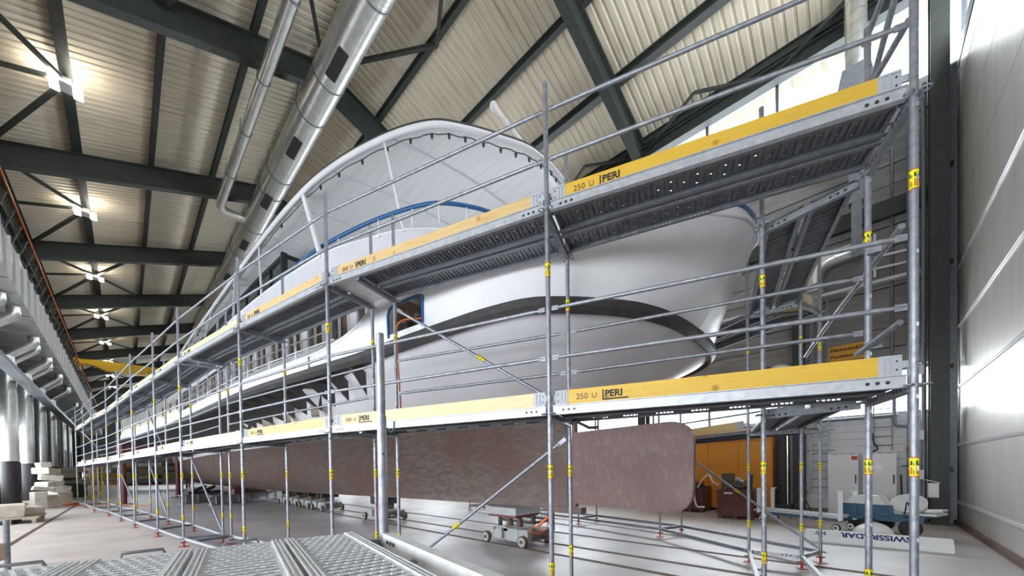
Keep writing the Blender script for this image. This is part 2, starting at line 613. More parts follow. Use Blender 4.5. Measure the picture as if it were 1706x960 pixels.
# ---- right wall
wr = MB()
wr.span((XW, YN - 1, 0), (XW + 0.4, YF + 1, 0.2))
wr.span((XW + .2, YN - 1, 0.2), (XW + 0.4, YF + 1, 3.12))
WIN_Z = (3.12, 4.55)
wr.span((XW + .12, YN - 1, 4.55), (XW + 0.4, YF + 1, 12.75))
wr.span((XW, YN - 1, 15.2), (XW + 0.4, YF + 1, 16.2))
wall_right = build('wall_right', wr, conc_w, kind='structure')
z = 4.55
while z < 12.3:                              # board-marked concrete courses
    for k in range(10):
        b = MB()
        off = random.uniform(-.025, .025)
        b.span((XW + off, RY[k] + .25, z + .016), (XW + .2, RY[k + 1] - .25, z + 0.589))
        build('concrete_course', b, conc_w, wall_right)
    z += 0.605
for k in range(10):                          # white painted block courses below the low windows
    for i in range(13):
        b = MB()
        b.span((XW + random.uniform(-.004, .004), RY[k] + .25, 0.2 + i * .2245 + .005), (XW + .3, RY[k + 1] - .25, 0.2 + (i + 1) * .2245 - .002))
        build('block_course', b, brick_w, wall_right)
for k in range(10):
    for z0, z1, nm, mull in ((3.12, 4.55, 'low', 4), (12.75, 15.2, 'high', 4)):
        wn += 1
        y0, y1 = RY[k] + .25, RY[k + 1] - .25
        fr = MB()
        xx = XW + .25
        for j in range(mull + 1):
            y = y0 + (y1 - y0) * j / mull
            fr.bar((xx, y, z0), (xx, y, z1), 0.10, 0.09, (0, 1, 0))
        for z in (z0 + .05, z1 - .05):
            fr.bar((xx, y0, z), (xx, y1, z), 0.1, 0.1)
        o = build('window_%d' % wn, fr, galvd, kind='structure')
        for j in range(mull):
            p = MB()
            p.span((xx, y0 + (y1 - y0) * j / mull + .05, z0 + .1), (xx + .01, y0 + (y1 - y0) * (j + 1) / mull - .05, z1 - .1))
            build('pane', p, pane_m, o)
for k in range(0, 10):
    b = MB()
    b.ibeam((XW - .2, RY[k], 0), (XW - .2, RY[k], zl(XW) + .1), 0.34, 0.5, .04, .04, (1, 0, 0))
    build('trim_%d' % (11 + k), b, steel_g, kind='structure')
ev = MB()
ev.ibeam((XW - .15, YN, 15.2), (XW - .15, YF, 15.2), 0.3, .5, .04, .04)
for k in range(10):                          # eave lattice under the right roof edge
    n = 4
    for j in range(n):
        ya = RY[k] + 9.6 * j / n
        yb = RY[k] + 9.6 * (j + 1) / n
        if j % 2:
            ya, yb = yb, ya
        ev.bar((XW - .15, ya, 15.2), (XW - .9, yb, 15.75), .09, .09)
build('trim_21', ev, steel_g, kind='structure')

# ---- far wall
fw = MB()
fw.span((XL, YF, 0), (XW, YF + .3, 8))
fw.span((XL, YF, 8), (0, YF + .3, 15))
fw.span((12, YF, 8), (XW, YF + .3, 15))
fw.prism([(XL, YF, 15), (XW, YF, 15), (XW, YF, 16), (XR, YF, 19.3), (XL, YF, 16)], (0, .3, 0))
build('wall_far', fw, dark_w, kind='structure')
wn += 1
fr = MB()
for j in range(7):
    fr.bar((2 * j, YF + .1, 8), (2 * j, YF + .1, 15), .12, .12, (1, 0, 0))
for z in (8.05, 11.5, 14.95):
    fr.bar((0, YF + .1, z), (12, YF + .1, z), .12, .12)
o = build('window_%d' % wn, fr, galvd, kind='structure')
for j in range(6):
    p = MB()
    p.span((2 * j + .06, YF + .1, 8.1), (2 * j + 1.94, YF + .11, 14.9))
    build('pane', p, pane_m, o)

# ---- sectional door across the near end
ZD = [0.06, 0.59, 2.125, 3.68, 5.27, 6.85, 8.4, 9.95, 11.5, 12.2]
seal = MB()
seal.span((XL, YN - .25, 12.2), (XW, YN - .02, 12.35))
seal.span((-4.7, YN - .12, 0), (15.9, YN - .08, 12.3))
dr = build('door_1', seal, steel_g, kind='structure')
for i in range(len(ZD) - 1):
    p = MB()
    p.span((-4.6, YN - .06, ZD[i] + .011), (15.86, YN, ZD[i + 1] - .011))
    build('door_panel', p, door_m, dr)
for zz in ZD[1:6]:
    p = MB()
    p.bar((-4.6, YN + .012, zz), (15.84, YN + .012, zz), 0.03, 0.075, (0, 0, 1))
    p.bar((-4.6, YN + .03, zz), (15.84, YN + .03, zz), 0.02, 0.02, (0, 0, 1))
    build('door_rail', p, alu, dr)
p = MB()
p.bar((-4.6, YN + .03, .05), (15.86, YN + .03, .05), .12, .1)
build('door_threshold', p, rust, dr)
rows = []
for i in range(80):                          # bulging rubber edge seal
    zz = 12.2 * i / 79
    ph = min(abs(zz - q) for q in ZD)
    bul = .05 + .12 * min(1, ph / .5)
    rows.append([(15.60 + .05, YN - .02, zz), (15.72, YN + bul, zz), (15.86, YN + bul, zz), (15.93, YN - .02, zz)])
b = MB()
b.grid(rows)
build('edge_seal', b, rubber, dr)
p = MB()
p.bar((15.52, YN + .1, 0), (15.52, YN + .1, 12.3), .10, .14, (0, 1, 0))
build('door_track', p, galvd, dr)
for zz in (1.4, 4.2, 7.0, 9.6):
    p = MB()
    p.span((15.4, YN + .1, zz), (15.62, YN + .26, zz + .12))
    build('track_bracket', p, black, dr)
gw = MB()
gw.span((XL, YN - .3, 12.3), (XW, YN, 12.7))
gw.prism([(XL, YN - .3, 15.9), (XW, YN - .3, 15.9), (XW, YN - .3, 15.95), (XR, YN - .3, 19.2), (XL, YN - .3, 15.95)], (0, .3, 0))
build('wall_near', gw, steel_g, kind='structure')
wn += 1
fr = MB()
for j in range(11):
    x = XL + 2.1 * j
    fr.bar((x, YN - .15, 12.7), (x, YN - .15, 15.9), .12, .12, (1, 0, 0))
o = build('window_%d' % wn, fr, galvd, kind='structure')
for j in range(10):
    p = MB()
    p.span((XL + 2.1 * j + .06, YN - .15, 12.7), (XL + 2.1 * j + 2.04, YN - .14, 15.9))
    build('pane', p, pane_m, o)
# corner column with cables and pipes
cc = MB()
cc.ibeam((15.05, -1.45, 0), (15.05, -1.45, 16), .34, .5, .04, .05, (1, 0, 0))
build('trim_22', cc, steel_g, kind='structure')
pp = MB()
for dx, dy, r in ((14.55, -1.05, .035), (14.7, -.92, .025), (14.45, -1.2, .05)):
    pp.tube((dx + .8, dy, 0), (dx + .8, dy, 12), r)
tag(build('conduit', pp, galvd), 'bundle of grey vertical conduits beside the dark corner column', 'pipe')
for zz in (1.2, 2.3, 4.1):
    c = MB()
    c.span((15.2, -1.20, zz), (15.42, -.98, zz + .26))
    tag(build('junction_box', c, cab_w), {1.2: 'lowest', 2.3: 'middle', 4.1: 'highest'}[zz] + ' small white junction box on the conduits by the corner column', 'electrical box', 'junction boxes on the corner conduits')
c = MB()
c.path(catmull([(15.3, -1.03, 2.3), (15.05, -.9, 2.2), (14.9, -.85, 2.05), (15.0, -.9, 1.95), (15.3, -1.03, 1.9)], 5), .018)
tag(build('orange_cable', c, orange_h), 'short orange cable looped from the conduits at the corner column', 'cable')
c = MB()
c.path(catmull([(15.3, -1.03, 9.2), (15.15, -.98, 8.7), (15.17, -.98, 8.3), (15.3, -1.03, 7.9)], 5), .02)
tag(build('orange_cable', c, orange_h), 'orange cable hanging high on the corner column', 'cable')

# ================================================================== floodlights under the roof
LX = PX[1]
ordn = ['first', 'second', 'third', 'fourth', 'fifth', 'sixth', 'seventh', 'eighth', 'ninth', 'tenth']
lp = None
for side, x in ((0, PX[1]),):
    for i in range(10):
        y = RY[i] + 4.8
        z = zl(x) + 0.62
        lab = ('%s bright four-panel floodlight cluster from the door end under the left roof slope' if side == 0 else '%s four-panel floodlight cluster from the door end under the right roof slope') % ordn[i]
        t = thing('floodlight', (x, y, z), lab, 'lamp', 'four-panel floodlights on the %s purlin' % ('left' if side == 0 else 'right'))
        b = MB()
        b.span((x - .16, y - .28, z + .0), (x + .16, y + .28, z + .22))
        build('lamp_body', b, cab_w, t)
        for sx in (-1, 1):
            for sy in (-1, 1):
                c = MB()
                c.span((x + sx * .29 - .12, y + sy * .21 - .15, z - .0), (x + sx * .29 + .12, y + sy * .21 + .15, z + .04))
                build('lamp_panel', c, lamp_e, t)

# ================================================================== ducts under the ridge
def spiral(name, x, z, y0, y1, r, label, rings, vents):
    t = thing(name, (x, (y0 + y1) / 2, z), label, 'duct')
    b = MB()
    n = 28
    b.tube((x, y0, z), (x, y1, z), r, n)
    build('duct_tube', b, duct_m, t)
    k = int((min(y1, 42) - y0) / .16)
    ribs = MB()
    for i in range(k):
        y = y0 + .2 + i * .16
        ribs.tube((x, y, z), (x, y + .03, z), r + .007, n, cap=False)
    tag(build('spiral_seam', ribs, duct_m, t), kind='stuff')
    for y in rings:
        c = MB()
        c.tube((x, y, z), (x, y + .05, z), r + .025, n)
        build('joint_band', c, galvd, t)
        d = MB()
        d.path([(x - r * 1.05, y + .03, z), (x - r * .8, y + .03, z + r + .25)], .012, 6)
        build('hanger', d, steel_g, t)
    for y in vents:
        a0 = math.radians(-62)
        d = MB()
        rows = []
        for yy in (y, y + 1.25):
            rows.append([(x + (r + .025) * math.sin(math.radians(a)), yy, z - (r + .025) * math.cos(math.radians(a))) for a in range(-34, 6, 5)])
        d.grid(rows)
        build('air_outlet', d, insul, t)
    return t


t = spiral('ventilation_duct', 5.6, 16.55, -1.5, 70, .57, 'big galvanised spiral duct with dark outlets running under the roof ridge', [4.5, 10.9, 14.5, 16.4, 20.8, 22.4, 26.3, 30, 36, 42, 50], [8.2, 12.8, 17.6, 22.2, 27.5, 33, 40, 48])
t = spiral('exhaust_duct', 3.9, 16.5, -1.5, 25.3, .21, 'thin galvanised spiral duct beside the big duct under the roof', [6, 12.8, 16.3, 19.3, 22.6], [])
b = MB()
b.path(catmull([(3.9, 25.2, 16.5), (3.95, 25.75, 16.5), (4.35, 26.1, 16.5), (5.1, 26.15, 16.5)], 5), .21, 20)
build('duct_elbow', b, duct_m, t)

# ================================================================== left wall ducting
t = thing('rectangular_duct', (-4.0, 45, 9.4), 'long rectangular galvanised duct on the left wall with ribbed face', 'duct')
b = MB()
b.span((-4.6, 8, 8.42), (-2.6, 92, 9.86))
build('duct_body', b, duct_m, t)
for i in range(56):
    y = 9 + i * 1.5
    b = MB()
    b.span((-2.6, y, 8.39), (-2.54, y + .05, 9.89))
    b.span((-4.6, y, 8.37), (-2.56, y + .05, 8.42))
    build('flange', b, galvl, t)
b = MB()
b.span((-3.40, 8, 6.05), (-3.0, 92, 6.2))
b.bar((-3.0, 8, 6.12), (-3.0, 92, 6.12), .04, .18)
tag(build('service_walkway', b, galvd), 'long narrow steel cable walkway below the rectangular duct on the left wall', 'walkway')
pairs = [(18, 28.8), (33, 30.4), (48, 33.3), (60, 35.0), (72, 38.3), (80, 39.8), (90, 43.4), (8, 24.2), (0, 22.6), (103, 52), (110, 57)]
DL = ['wide galvanised vertical duct with black base, in the first full pair at the left edge', 'narrow duct close behind the first wide duct at the left edge', 'wide duct with black base directly behind the pale stone pile', 'narrow duct of the pair behind the pale stone pile', 'wide duct with black base of the third pair, right of the stone pile', 'narrow duct of the third pair, right of the stone pile', 'single vertical duct with black base beside the green bin', 'wide duct cut by the left picture edge above the pallet', 'narrow duct cut by the left picture edge nearest the camera', 'distant vertical duct beyond the green bin', 'most distant vertical duct along the left wall']
for i, (px, y) in enumerate(pairs):
    big = i in (0, 2, 4, 6, 7)
    r = .25 if big else .18
    x = -3.72 if big else -3.80
    t = thing('downpipe_duct', (x, y, 0), DL[i], 'duct', 'vertical air ducts along the left wall')
    b = MB()
    b.tube((x, y, 2.4), (x, y, 7.3), r, 20)
    build('duct_tube', b, duct_m, t)
    b = MB()
    for k in range(30):
        b.tube((x, y, 2.5 + k * .15), (x, y, 2.53 + k * .15), r + .006, 20, cap=False)
    tag(build('spiral_seam', b, duct_m, t), kind='stuff')
    b = MB()
    b.tube((x, y, .35), (x, y, 2.4), r + .03, 20)
    build('insulation_sleeve', b, insul, t)
    b = MB()
    b.span((x - r - .1, y - r - .15, 0), (x + r + .15, y + r + .1, .36))
    build('plinth', b, stone, t)
    e = MB()
    e.path(catmull([(x, y, 6.9), (x, y, 7.2), (x + .12, y, 7.40), (x + .68, y, 7.93), (x + .80, y, 8.10), (x + .80, y, 8.365)], 4), r * .75, 16)
    build('duct_elbow', e, duct_m, t)
# ================================================================== crane
t = thing('bridge_crane', (0, 60.6, 13.3), 'yellow overhead crane girder spanning the far end of the hall', 'crane')
b = MB()
b.prism([(-3.3, 60.2, 13.75), (-2.2, 60.2, 13.65), (-1.3, 60.2, 13.2), (14.6, 60.2, 13.2), (14.6, 60.2, 14.25), (-1.5, 60.2, 14.25), (-3.3, 60.2, 14.1)], (0, .8, 0))
build('girder', b, crane_y, t)
b = MB()
b.prism([(-3.6, 59.3, 13.16), (-3.12, 59.3, 13.16), (-3.12, 59.3, 14.0), (-3.6, 59.3, 14.0)], (0, 2.6, 0))
build('end_carriage', b, crane_y, t)
b = MB()
b.span((2.6, 59.6, 12.9), (3.8, 60.2, 13.9))
b.span((3.0, 59.6, 12.4), (3.4, 60.0, 12.9))
build('hoist', b, cab_w, t)
# ================================================================== the ship
AX = 6.15
ship = thing('passenger_ship', (AX, 30, 0), 'white passenger ship with red-brown bottom docked stern first under a round canopy', 'ship')
SUB = 6


def curve(lst):                              # (offset, y) stations -> fine list
    return [(max(p.x, 0), p.y) for p in catmull([(a, b, 0) for a, b in lst], SUB)]


strake_c = curve([(0, 1.84), (.55, 1.86), (1.07, 1.93), (1.57, 2.11), (1.98, 2.40), (2.31, 2.71), (2.58, 3.08), (2.78, 3.75), (2.88, 4.36), (3.03, 5.5), (3.18, 6.8), (3.62, 9.2), (4.05, 12.2), (4.8, 21), (5.6, 28), (6.3, 33), (5.2, 44), (2.6, 56), (.3, 62)])
rim_c = curve([(0, 1.09), (.38, 1.16), (.80, 1.46), (1.25, 1.83), (1.66, 2.2), (2.02, 2.6), (2.34, 3.1), (2.60, 3.75), (2.76, 4.4), (2.98, 5.5), (3.14, 6.8), (3.55, 9.2), (3.98, 12.2), (4.7, 21), (5.5, 28), (6.2, 33), (5.1, 44), (2.6, 56), (.3, 62)])
wl_c = curve([(0, 4.30), (.05, 4.32), (.09, 4.36), (.14, 4.43), (.2, 4.52), (.28, 4.66), (.38, 4.9), (.55, 5.4), (.72, 5.95), (1.0, 7.0), (1.3, 8.2), (1.85, 10.3), (2.4, 13), (3.2, 21), (3.45, 28), (3.5, 33), (3.2, 44), (1.7, 54), (.1, 60)])
under_c = curve([(0, 1.98), (.5, 2.0), (.98, 2.08), (1.45, 2.26), (1.85, 2.52), (2.17, 2.83), (2.42, 3.2), (2.6, 3.85), (2.68, 4.45), (2.75, 5.55), (2.80, 6.8), (2.9, 9.2), (3.1, 12.2), (3.45, 21), (3.6, 28), (3.65, 33), (3.4, 44), (1.9, 55), (.2, 61)])
under_c = [(lambda w: (o1 + (o0 - o1) * w, y1 + (y0 - y1) * w))(.6 * max(0, min(1, (9.2 - y0) / 3))) for (o0, y0), (o1, y1) in zip(strake_c, under_c)]
NS = len(strake_c)
ZS0, ZS1, ZRIM = 3.65, 3.85, 4.95


def both(side):
    return (-1, 1) if side is None else (side,)


def zstr(y):                                 # sheer: the strake drops a touch towards the tip
    return -0.06 * max(0, (3.2 - y)) / 1.3


# red bottom
ZK = .83
levels = [0.0, .04, .12, .3, .5, .75, 1.0]
for s in (-1, 1):
    rows = []
    for i0, (o, y) in enumerate(wl_c):
        f = min(1, max(0, (y - 4.3) / 20))
        f = f * f * (3 - 2 * f)
        fy = max(0, min(1, (60 - y) / 14))
        r = []
        for t in levels:
            hollow = (.10 if y < 9 else .10 + .1 * min(1, (y - 9) / 8)) * (1 - t) + t ** 1.9
            full = min(1, .62 + .55 * t) if t > 0 else .55
            full = (t ** .22) if t > 0 else .45
            k = hollow * (1 - f) + full * f
            r.append((AX + s * max(.035 if i0 else 0, o * k), y, ZK + (2.59 - ZK) * t))
        rows.append(r)
    b = MB()
    b.grid(rows, flip=(s < 0))
    keel = [(AX, y, ZK - .01) for o, y in wl_c]
    b.grid([[keel[i], rows[i][0]] for i in range(NS)], flip=(s < 0))
    if s > 0:
        st = rows[0]
        b.grid([[(2 * AX - p[0], p[1], p[2]) for p in st], st], 0, False)
    build('hull_bottom', b, hull_r, ship)
# white side between waterline and strake
for s in (-1, 1):
    rows = []
    for i in range(NS):
        (o0, y0), (o1, y1) = wl_c[i], under_c[i]
        r = []
        for k in range(9):
            t = k / 8
            # hollow counter near the stern, straight flare further forward
            fw_ = min(1, max(0, (y0 - 5) / 9))
            to = (t ** .72) * (1 - fw_) + (t ** .85) * fw_
            r.append((AX + s * max(.03 if i else 0, (o0 + (o1 - o0) * to)), y0 + (y1 - y0) * (t ** .95), 2.59 + (ZS0 + .02 + zstr(y1) - 2.59) * t))
        rows.append(r)
    b = MB()
    b.grid(rows, flip=(s < 0))
    build('hull_side', b, white, ship)
# strake and the dark underside of the overhang
for s in (-1, 1):
    b = MB()
    rows = []
    for i in range(NS):
        (ou, yu), (o, y) = under_c[i], strake_c[i]
        nx, ny = (o - ou), (y - yu)
        L = math.hypot(nx, ny) or 1
        nx, ny = nx / L, ny / L
        dz = zstr(y)
        if i == 0: nx = 0
        rows.append([(AX + s * ou, yu, ZS0 + dz), (AX + s * (o - nx * .02), y - ny * .02, ZS0 - .02 + dz), (AX + s * (o + nx * .05), y + ny * .05, ZS0 + .06 + dz),
                     (AX + s * (o + nx * .05), y + ny * .05, ZS1 - .05 + dz), (AX + s * (o - nx * .03), y - ny * .03, ZS1 + dz)])
    b.grid(rows, 0, False, flip=(s < 0))
    build('rubbing_strake', b, strake_m, ship)


def topz(y):                                 # upper edge of the solid topside
    if y < 5.9:
        return ZRIM + .02
    if y > 8.5:
        return 4.07
    t = (y - 5.9) / 2.6
    return 4.07 + (ZRIM + .02 - 4.07) * (1 - math.sqrt(max(0, 1 - (1 - t) ** 2)))


PORT = (4.88, 5.74, 3.93, 4.38)              # mooring port: y range, z range (upper edge slopes with the hull)
NZ = 24
for s in (-1, 1):
    rows = []
    for i in range(NS):
        (o, y), (o2, y2) = strake_c[i], rim_c[i]
        zt = topz(y2 + .02)
        zb = ZS1 - .01 + zstr(y)
        r = []
        for k in range(NZ + 1):
            z = zb + (zt - zb) * k / NZ
            t = (z - zb) / (ZRIM - zb)
            bulge = math.sin(math.pi * t) * .03 * min(1, o / .5)
            r.append((AX + s * (o + (o2 - o) * t ** .9 + bulge), y + (y2 - y) * t ** .9, z))
        rows.append(r)
    cut = lambda i, j: (PORT[0] < (rows[i][j][1] + rows[i + 1][j][1]) / 2 < PORT[1]) and PORT[2] < rows[i][j + 1][2] - .02 and rows[i][j][2] < PORT[3] - .03
    # refine rows near the port
    fine = []
    for i in range(NS - 1):
        n = 6 if 4.4 < rows[i][0][1] < 9.2 else 1
        for q in range(n):
            fine.append([tuple(lerp(rows[i][k], rows[i + 1][k], q / n)) for k in range(NZ + 1)])
    fine.append(rows[-1])
    rows = fine
    b = MB()
    b.grid(rows, skip=cut, flip=(s < 0))
    build('topside', b, white, ship)
    # edge cap that sweeps down into the deck edge
    e = MB()
    e.path([r[-1] for r in rows if r[-1][1] < 34], .028, 8)
    build('topside_cap', e, white, ship)
    # white deck edge strip forward
    d = MB()
    st = [(strake_c[i]) for i in range(NS) if 8.3 < strake_c[i][1] < 61]
    d.grid([[(AX + s * (o + .03), y, ZS1 - .12), (AX + s * (o + .035), y, ZS1 + .20), (AX + s * (o - .06), y, ZS1 + .20)] for o, y in st], 0, False, flip=(s < 0))
    build('deck_edge', d, white, ship)
    if s < 0:
        # blue frame round the mooring port
        def on(y, z):
            best = None
            for i in range(len(rows) - 1):
                if rows[i][0][1] <= y <= rows[i + 1][0][1]:
                    t = (y - rows[i][0][1]) / (rows[i + 1][0][1] - rows[i][0][1])
                    k = min(range(NZ + 1), key=lambda q: abs(rows[i][q][2] - z))
                    p = lerp(rows[i][k], rows[i + 1][k], t)
                    return V((p.x - .012, p.y, z))
        y0, y1, z0, z1 = PORT
        pts = [(y0, z0), (y0, z0 + .2), (y0, z1 - .1), (y0 + .03, z1 - .02), (y0 + .12, z1), ((y0 + y1) / 2, z1), (y1 - .16, z1), (y1 - .04, z1 - .04), (y1, z1 - .14), (y1, z0 + .2), (y1, z0 - .05)]
        f = MB()
        f.path([on(*p) for p in pts], .022, 8)
        build('mooring_port_frame', f, blue, ship)

# sternpost seam, draught marks and keel foot
d = MB()
for k in range(5):
    d.span((AX - .075, 4.42, 2.18 + k * .13), (AX - .070, 4.58, 2.24 + k * .13))
build('draught_marks', d, cab_w, ship)
d = MB()
for k in range(5):
    d.span((AX - .085, 4.42, 2.24 + k * .13), (AX - .072, 4.60, 2.30 + k * .13))
build('draught_marks', d, black, ship)
d = MB()
d.span((AX - .09, 3.95, ZK - .06), (AX + .09, 4.9, ZK + .06))
build('skeg', d, hull_r, ship)

# rudder
def rounded(poly, rads, n=6):
    out = []
    N = len(poly)
    for i in range(N):
        p, a, c = V(poly[i]), V(poly[i - 1]), V(poly[(i + 1) % N])
        r = rads[i]
        if not r:
            out.append(p)
            continue
        u, v = (a - p).normalized(), (c - p).normalized()
        for k in range(n + 1):
            t = k / n
            A, B = p + u * r, p + v * r
            out.append((A * (1 - t) + p * t) * (1 - t) + (p * (1 - t) + B * t) * t)
    return out


pl = rounded([(4.12, 2.36), (4.20, .97), (1.93, .90), (1.90, 2.40)], [0.03, .03, .42, .42])
b = MB()
n = len(pl)
for x, rr in ((AX - .05, 0), (AX + .05, 0)):
    pass
b.prism([(AX - .05, p[0], p[1]) for p in pl], (.1, 0, 0))
rud = build('rudder', b, rud_m, ship)
b = MB()
pts = [p for p in pl if p[0] < 4]
for a, c in zip(pts, pts[1:]):
    L = (V(c) - V(a)).length
    for k in range(max(1, int(L / .12))):
        q = lerp(a, c, (k + .5) / max(1, int(L / .12)))
        cx, cy = 3.0, 1.65
        q = lerp(q, (cx, cy), .035)
        b.tube((AX - .064, q.x, q.y), (AX - .05, q.x, q.y), .014, 6)
tag(build('rudder_rivets', b, rud_m, rud), kind='stuff')
b = MB()
b.tube((AX, 4.15, .9), (AX, 4.13, 3.1), .06, 12)
build('rudder_stock', b, rud_m, rud)
b = MB()
b.path([(AX - .1, 4.0, 2.55), (AX - .1, 3.75, 2.42), (AX, 3.6, 2.42)], .03, 8)
build('steering_arm', b, strake_m, rud)

# brackets under the overhang (near side)
for side in (-1, 1):
    y = 7.0
    k = 0
    while y < 33:
        i = min(range(NS), key=lambda q: abs(strake_c[q][1] - y))
        o, ou = strake_c[i][0], under_c[i][0]
        if o - ou > .2:
            b = MB()
            b.prism([(AX + side * (ou - .1), y, ZS0), (AX + side * (o - .03), y, ZS0), (AX + side * (ou - .12), y, ZS0 - .5)], (0, .03, 0))
            build('guard_bracket', b, bracket_m, ship)
        y += .85
    for y in (9.4, 11.2, 12.9, 15.2):
        i = min(range(NS), key=lambda q: abs(strake_c[q][1] - y))
        o, ou = strake_c[i][0], under_c[i][0]
        b = MB()
        xx = AX + side * (ou - .02)
        b.prism(rounded([(xx, y, ZS0 - .02), (xx + side * .4, y + .1, ZS0 - .02), (xx + side * .02, y + .15, ZS0 - .42)], [.02, .1, .05], 4), (0, .08, 0))
        build('strut_fairing', b, white, ship)
        b = MB()
        b.tube((xx - side * .12, y + .55, ZS0 - .42), (xx + side * .05, y + .6, ZS0 - .44), .17, 16)
        build('hull_port', b, pallet_w, ship)

# ---- decks
def deckpoly(c, inset, z, th, ymin=0, ymax=61):
    L = [(AX - max(o - inset, .0), y + (inset if o < 1 else 0)) for o, y in c if ymin <= y <= ymax]
    Rr_ = [(2 * AX - x, y) for x, y in L][::-1]
    b = MB()
    rows = [[(x, y, z), (2 * AX - x, y, z)] for x, y in L]
    b.grid(rows, 0, False)
    rows2 = [[(x, y, z - th), (2 * AX - x, y, z - th)] for x, y in L]
    b.grid(rows2, 0, False, flip=True)
    b.grid([[r1[0], r2[0]] for r1, r2 in zip(rows, rows2)], 0, False)
    b.grid([[r1[1], r2[1]] for r1, r2 in zip(rows, rows2)], 0, False, flip=True)
    return b


build('main_deck', deckpoly(strake_c, .06, 3.90, .04), pallet_w, ship)
build('aft_deck', deckpoly(rim_c, .05, 4.97, .06, 0, 4.9), white, ship)
build('upper_deck', deckpoly(rim_c, .22, 5.34, .07, 4.75, 45), white, ship)

# blue cap rail on a low coaming round the stern
b = MB()
low = [(o, y) for o, y in rim_c if y < 5.6]
path = [(AX - o * .985, y + .03, 5.16) for o, y in low][::-1] + [(AX + o * .985, y + .03, 5.16) for o, y in low[1:]]
b.path(path, .035, 8)
build('stern_rail', b, blue, ship)
b = MB()
b.grid([[(p[0], p[1], 4.95), (p[0], p[1], 5.15)] for p in path], 0, True)
build('stern_coaming', b, white, ship)

# cabin on the main deck
cab = [(strake_c[i][0] - .42, strake_c[i][1]) for i in range(NS) if 6.4 < strake_c[i][1] < 46]
for s in (-1,):
    b = MB()
    P = [V((AX + s * o, y, 0)) for o, y in cab]
    # resample every .9 m
    pts, acc = [P[0]], 0
    step = .92
    d = step
    for a, c in zip(P, P[1:]):
        L = (c - a).length
        while d <= L:
            pts.append(a + (c - a) * (d / L))
            d += step
        d -= L
    Z0, ZA, ZB, Z1 = 3.9, 4.42, 5.12, 5.27
    wn_ = 0
    wb = MB()
    for a, c in zip(pts, pts[1:]):
        e = (c - a) * .16
        wb.bar(a + V((0, 0, (Z0 + ZA) / 2)), c + V((0, 0, (Z0 + ZA) / 2)), .05, ZA - Z0)
        wb.bar(a + V((0, 0, (ZB + Z1) / 2)), c + V((0, 0, (ZB + Z1) / 2)), .05, Z1 - ZB)
        wb.bar(a - e * .0 + V((0, 0, (ZA + ZB) / 2)), a + e + V((0, 0, (ZA + ZB) / 2)), .05, ZB - ZA)
        wb.bar(c - e + V((0, 0, (ZA + ZB) / 2)), c + V((0, 0, (ZA + ZB) / 2)), .05, ZB - ZA)
    build('cabin_wall', wb, white, ship)
    for k, (a, c) in enumerate(zip(pts, pts[1:])):
        if a.y > 24: break
        e = (c - a) * .16
        f = MB()
        p, q = a + e, c - e
        nrm = V((-1, 0, 0)) * .04
        for zz in (ZA, ZB):
            f.bar(p + nrm + V((0, 0, zz)), q + nrm + V((0, 0, zz)), .04, .04)
        mid = (p + q) / 2
        for t in (p, mid, q):
            f.bar(t + nrm + V((0, 0, ZA)), t + nrm + V((0, 0, ZB)), .04, .04, (1, 0, 0))
        w_ = build('cabin_window', f, white, ship)
        g = MB()
        g.bar(p + V((0, 0, (ZA + ZB) / 2)), q + V((0, 0, (ZA + ZB) / 2)), .008, ZB - ZA)
        build('pane', g, pane_m, w_)
    g = MB()
    g.grid([[(p.x + .25, p.y, Z0), (p.x + .25, p.y, Z1)] for p in pts], 0, False)
    build('cabin_interior', g, brown_in, ship)
    g = MB()
    a = pts[0]
    g.span((a.x, a.y - .04, 3.9), (2 * AX - a.x, a.y, 5.27))
    build('cabin_wall', g, white, ship)
    for k in range(4):
        g = MB()
        g.span((a.x + .25 + k * .62, a.y - .07, 4.3), (a.x + .72 + k * .62, a.y - .035, 5.0))
        build('cabin_window', g, brown_in, ship)
# bollards behind the mooring port
for yy in (5.17, 5.60):
    b = MB()
    x = AX - 2.80
    b.tube((x, yy, 3.9), (x, yy, 4.12), .065, 14, .06)
    b.tube((x, yy, 4.12), (x, yy, 4.16), .09, 14, .115)
    b.tube((x, yy, 4.16), (x, yy, 4.20), .115, 14, .09)
    build('bollard', b, black, ship)
# white guard rail forward of the sweep
rl = [(strake_c[i][0] - .02, strake_c[i][1]) for i in range(NS) if 7.2 < strake_c[i][1] < 20]
P = [V((AX - o, y, 0)) for o, y in rl]
for zz in (4.26, 4.46, 4.66, 4.88):
    b = MB()
    b.path([p + V((0, 0, zz)) for p in P if zz < 4.3 or p.y > 6.9 + 1.2 * (1 - (zz - 4.05) / .9)], .014, 6)
    build('guard_rail', b, white, ship)
yy = 8.9
while yy < 20:
    i = min(range(len(P) - 1), key=lambda q: abs(P[q].y - yy))
    t = (yy - P[i].y) / (P[i + 1].y - P[i].y)
    p = lerp(P[i], P[i + 1], t)
    b = MB()
    b.tube((p.x, p.y, 4.02), (p.x, p.y, 4.95), .02, 8)
    build('stanchion', b, white, ship)
    yy += 1.25
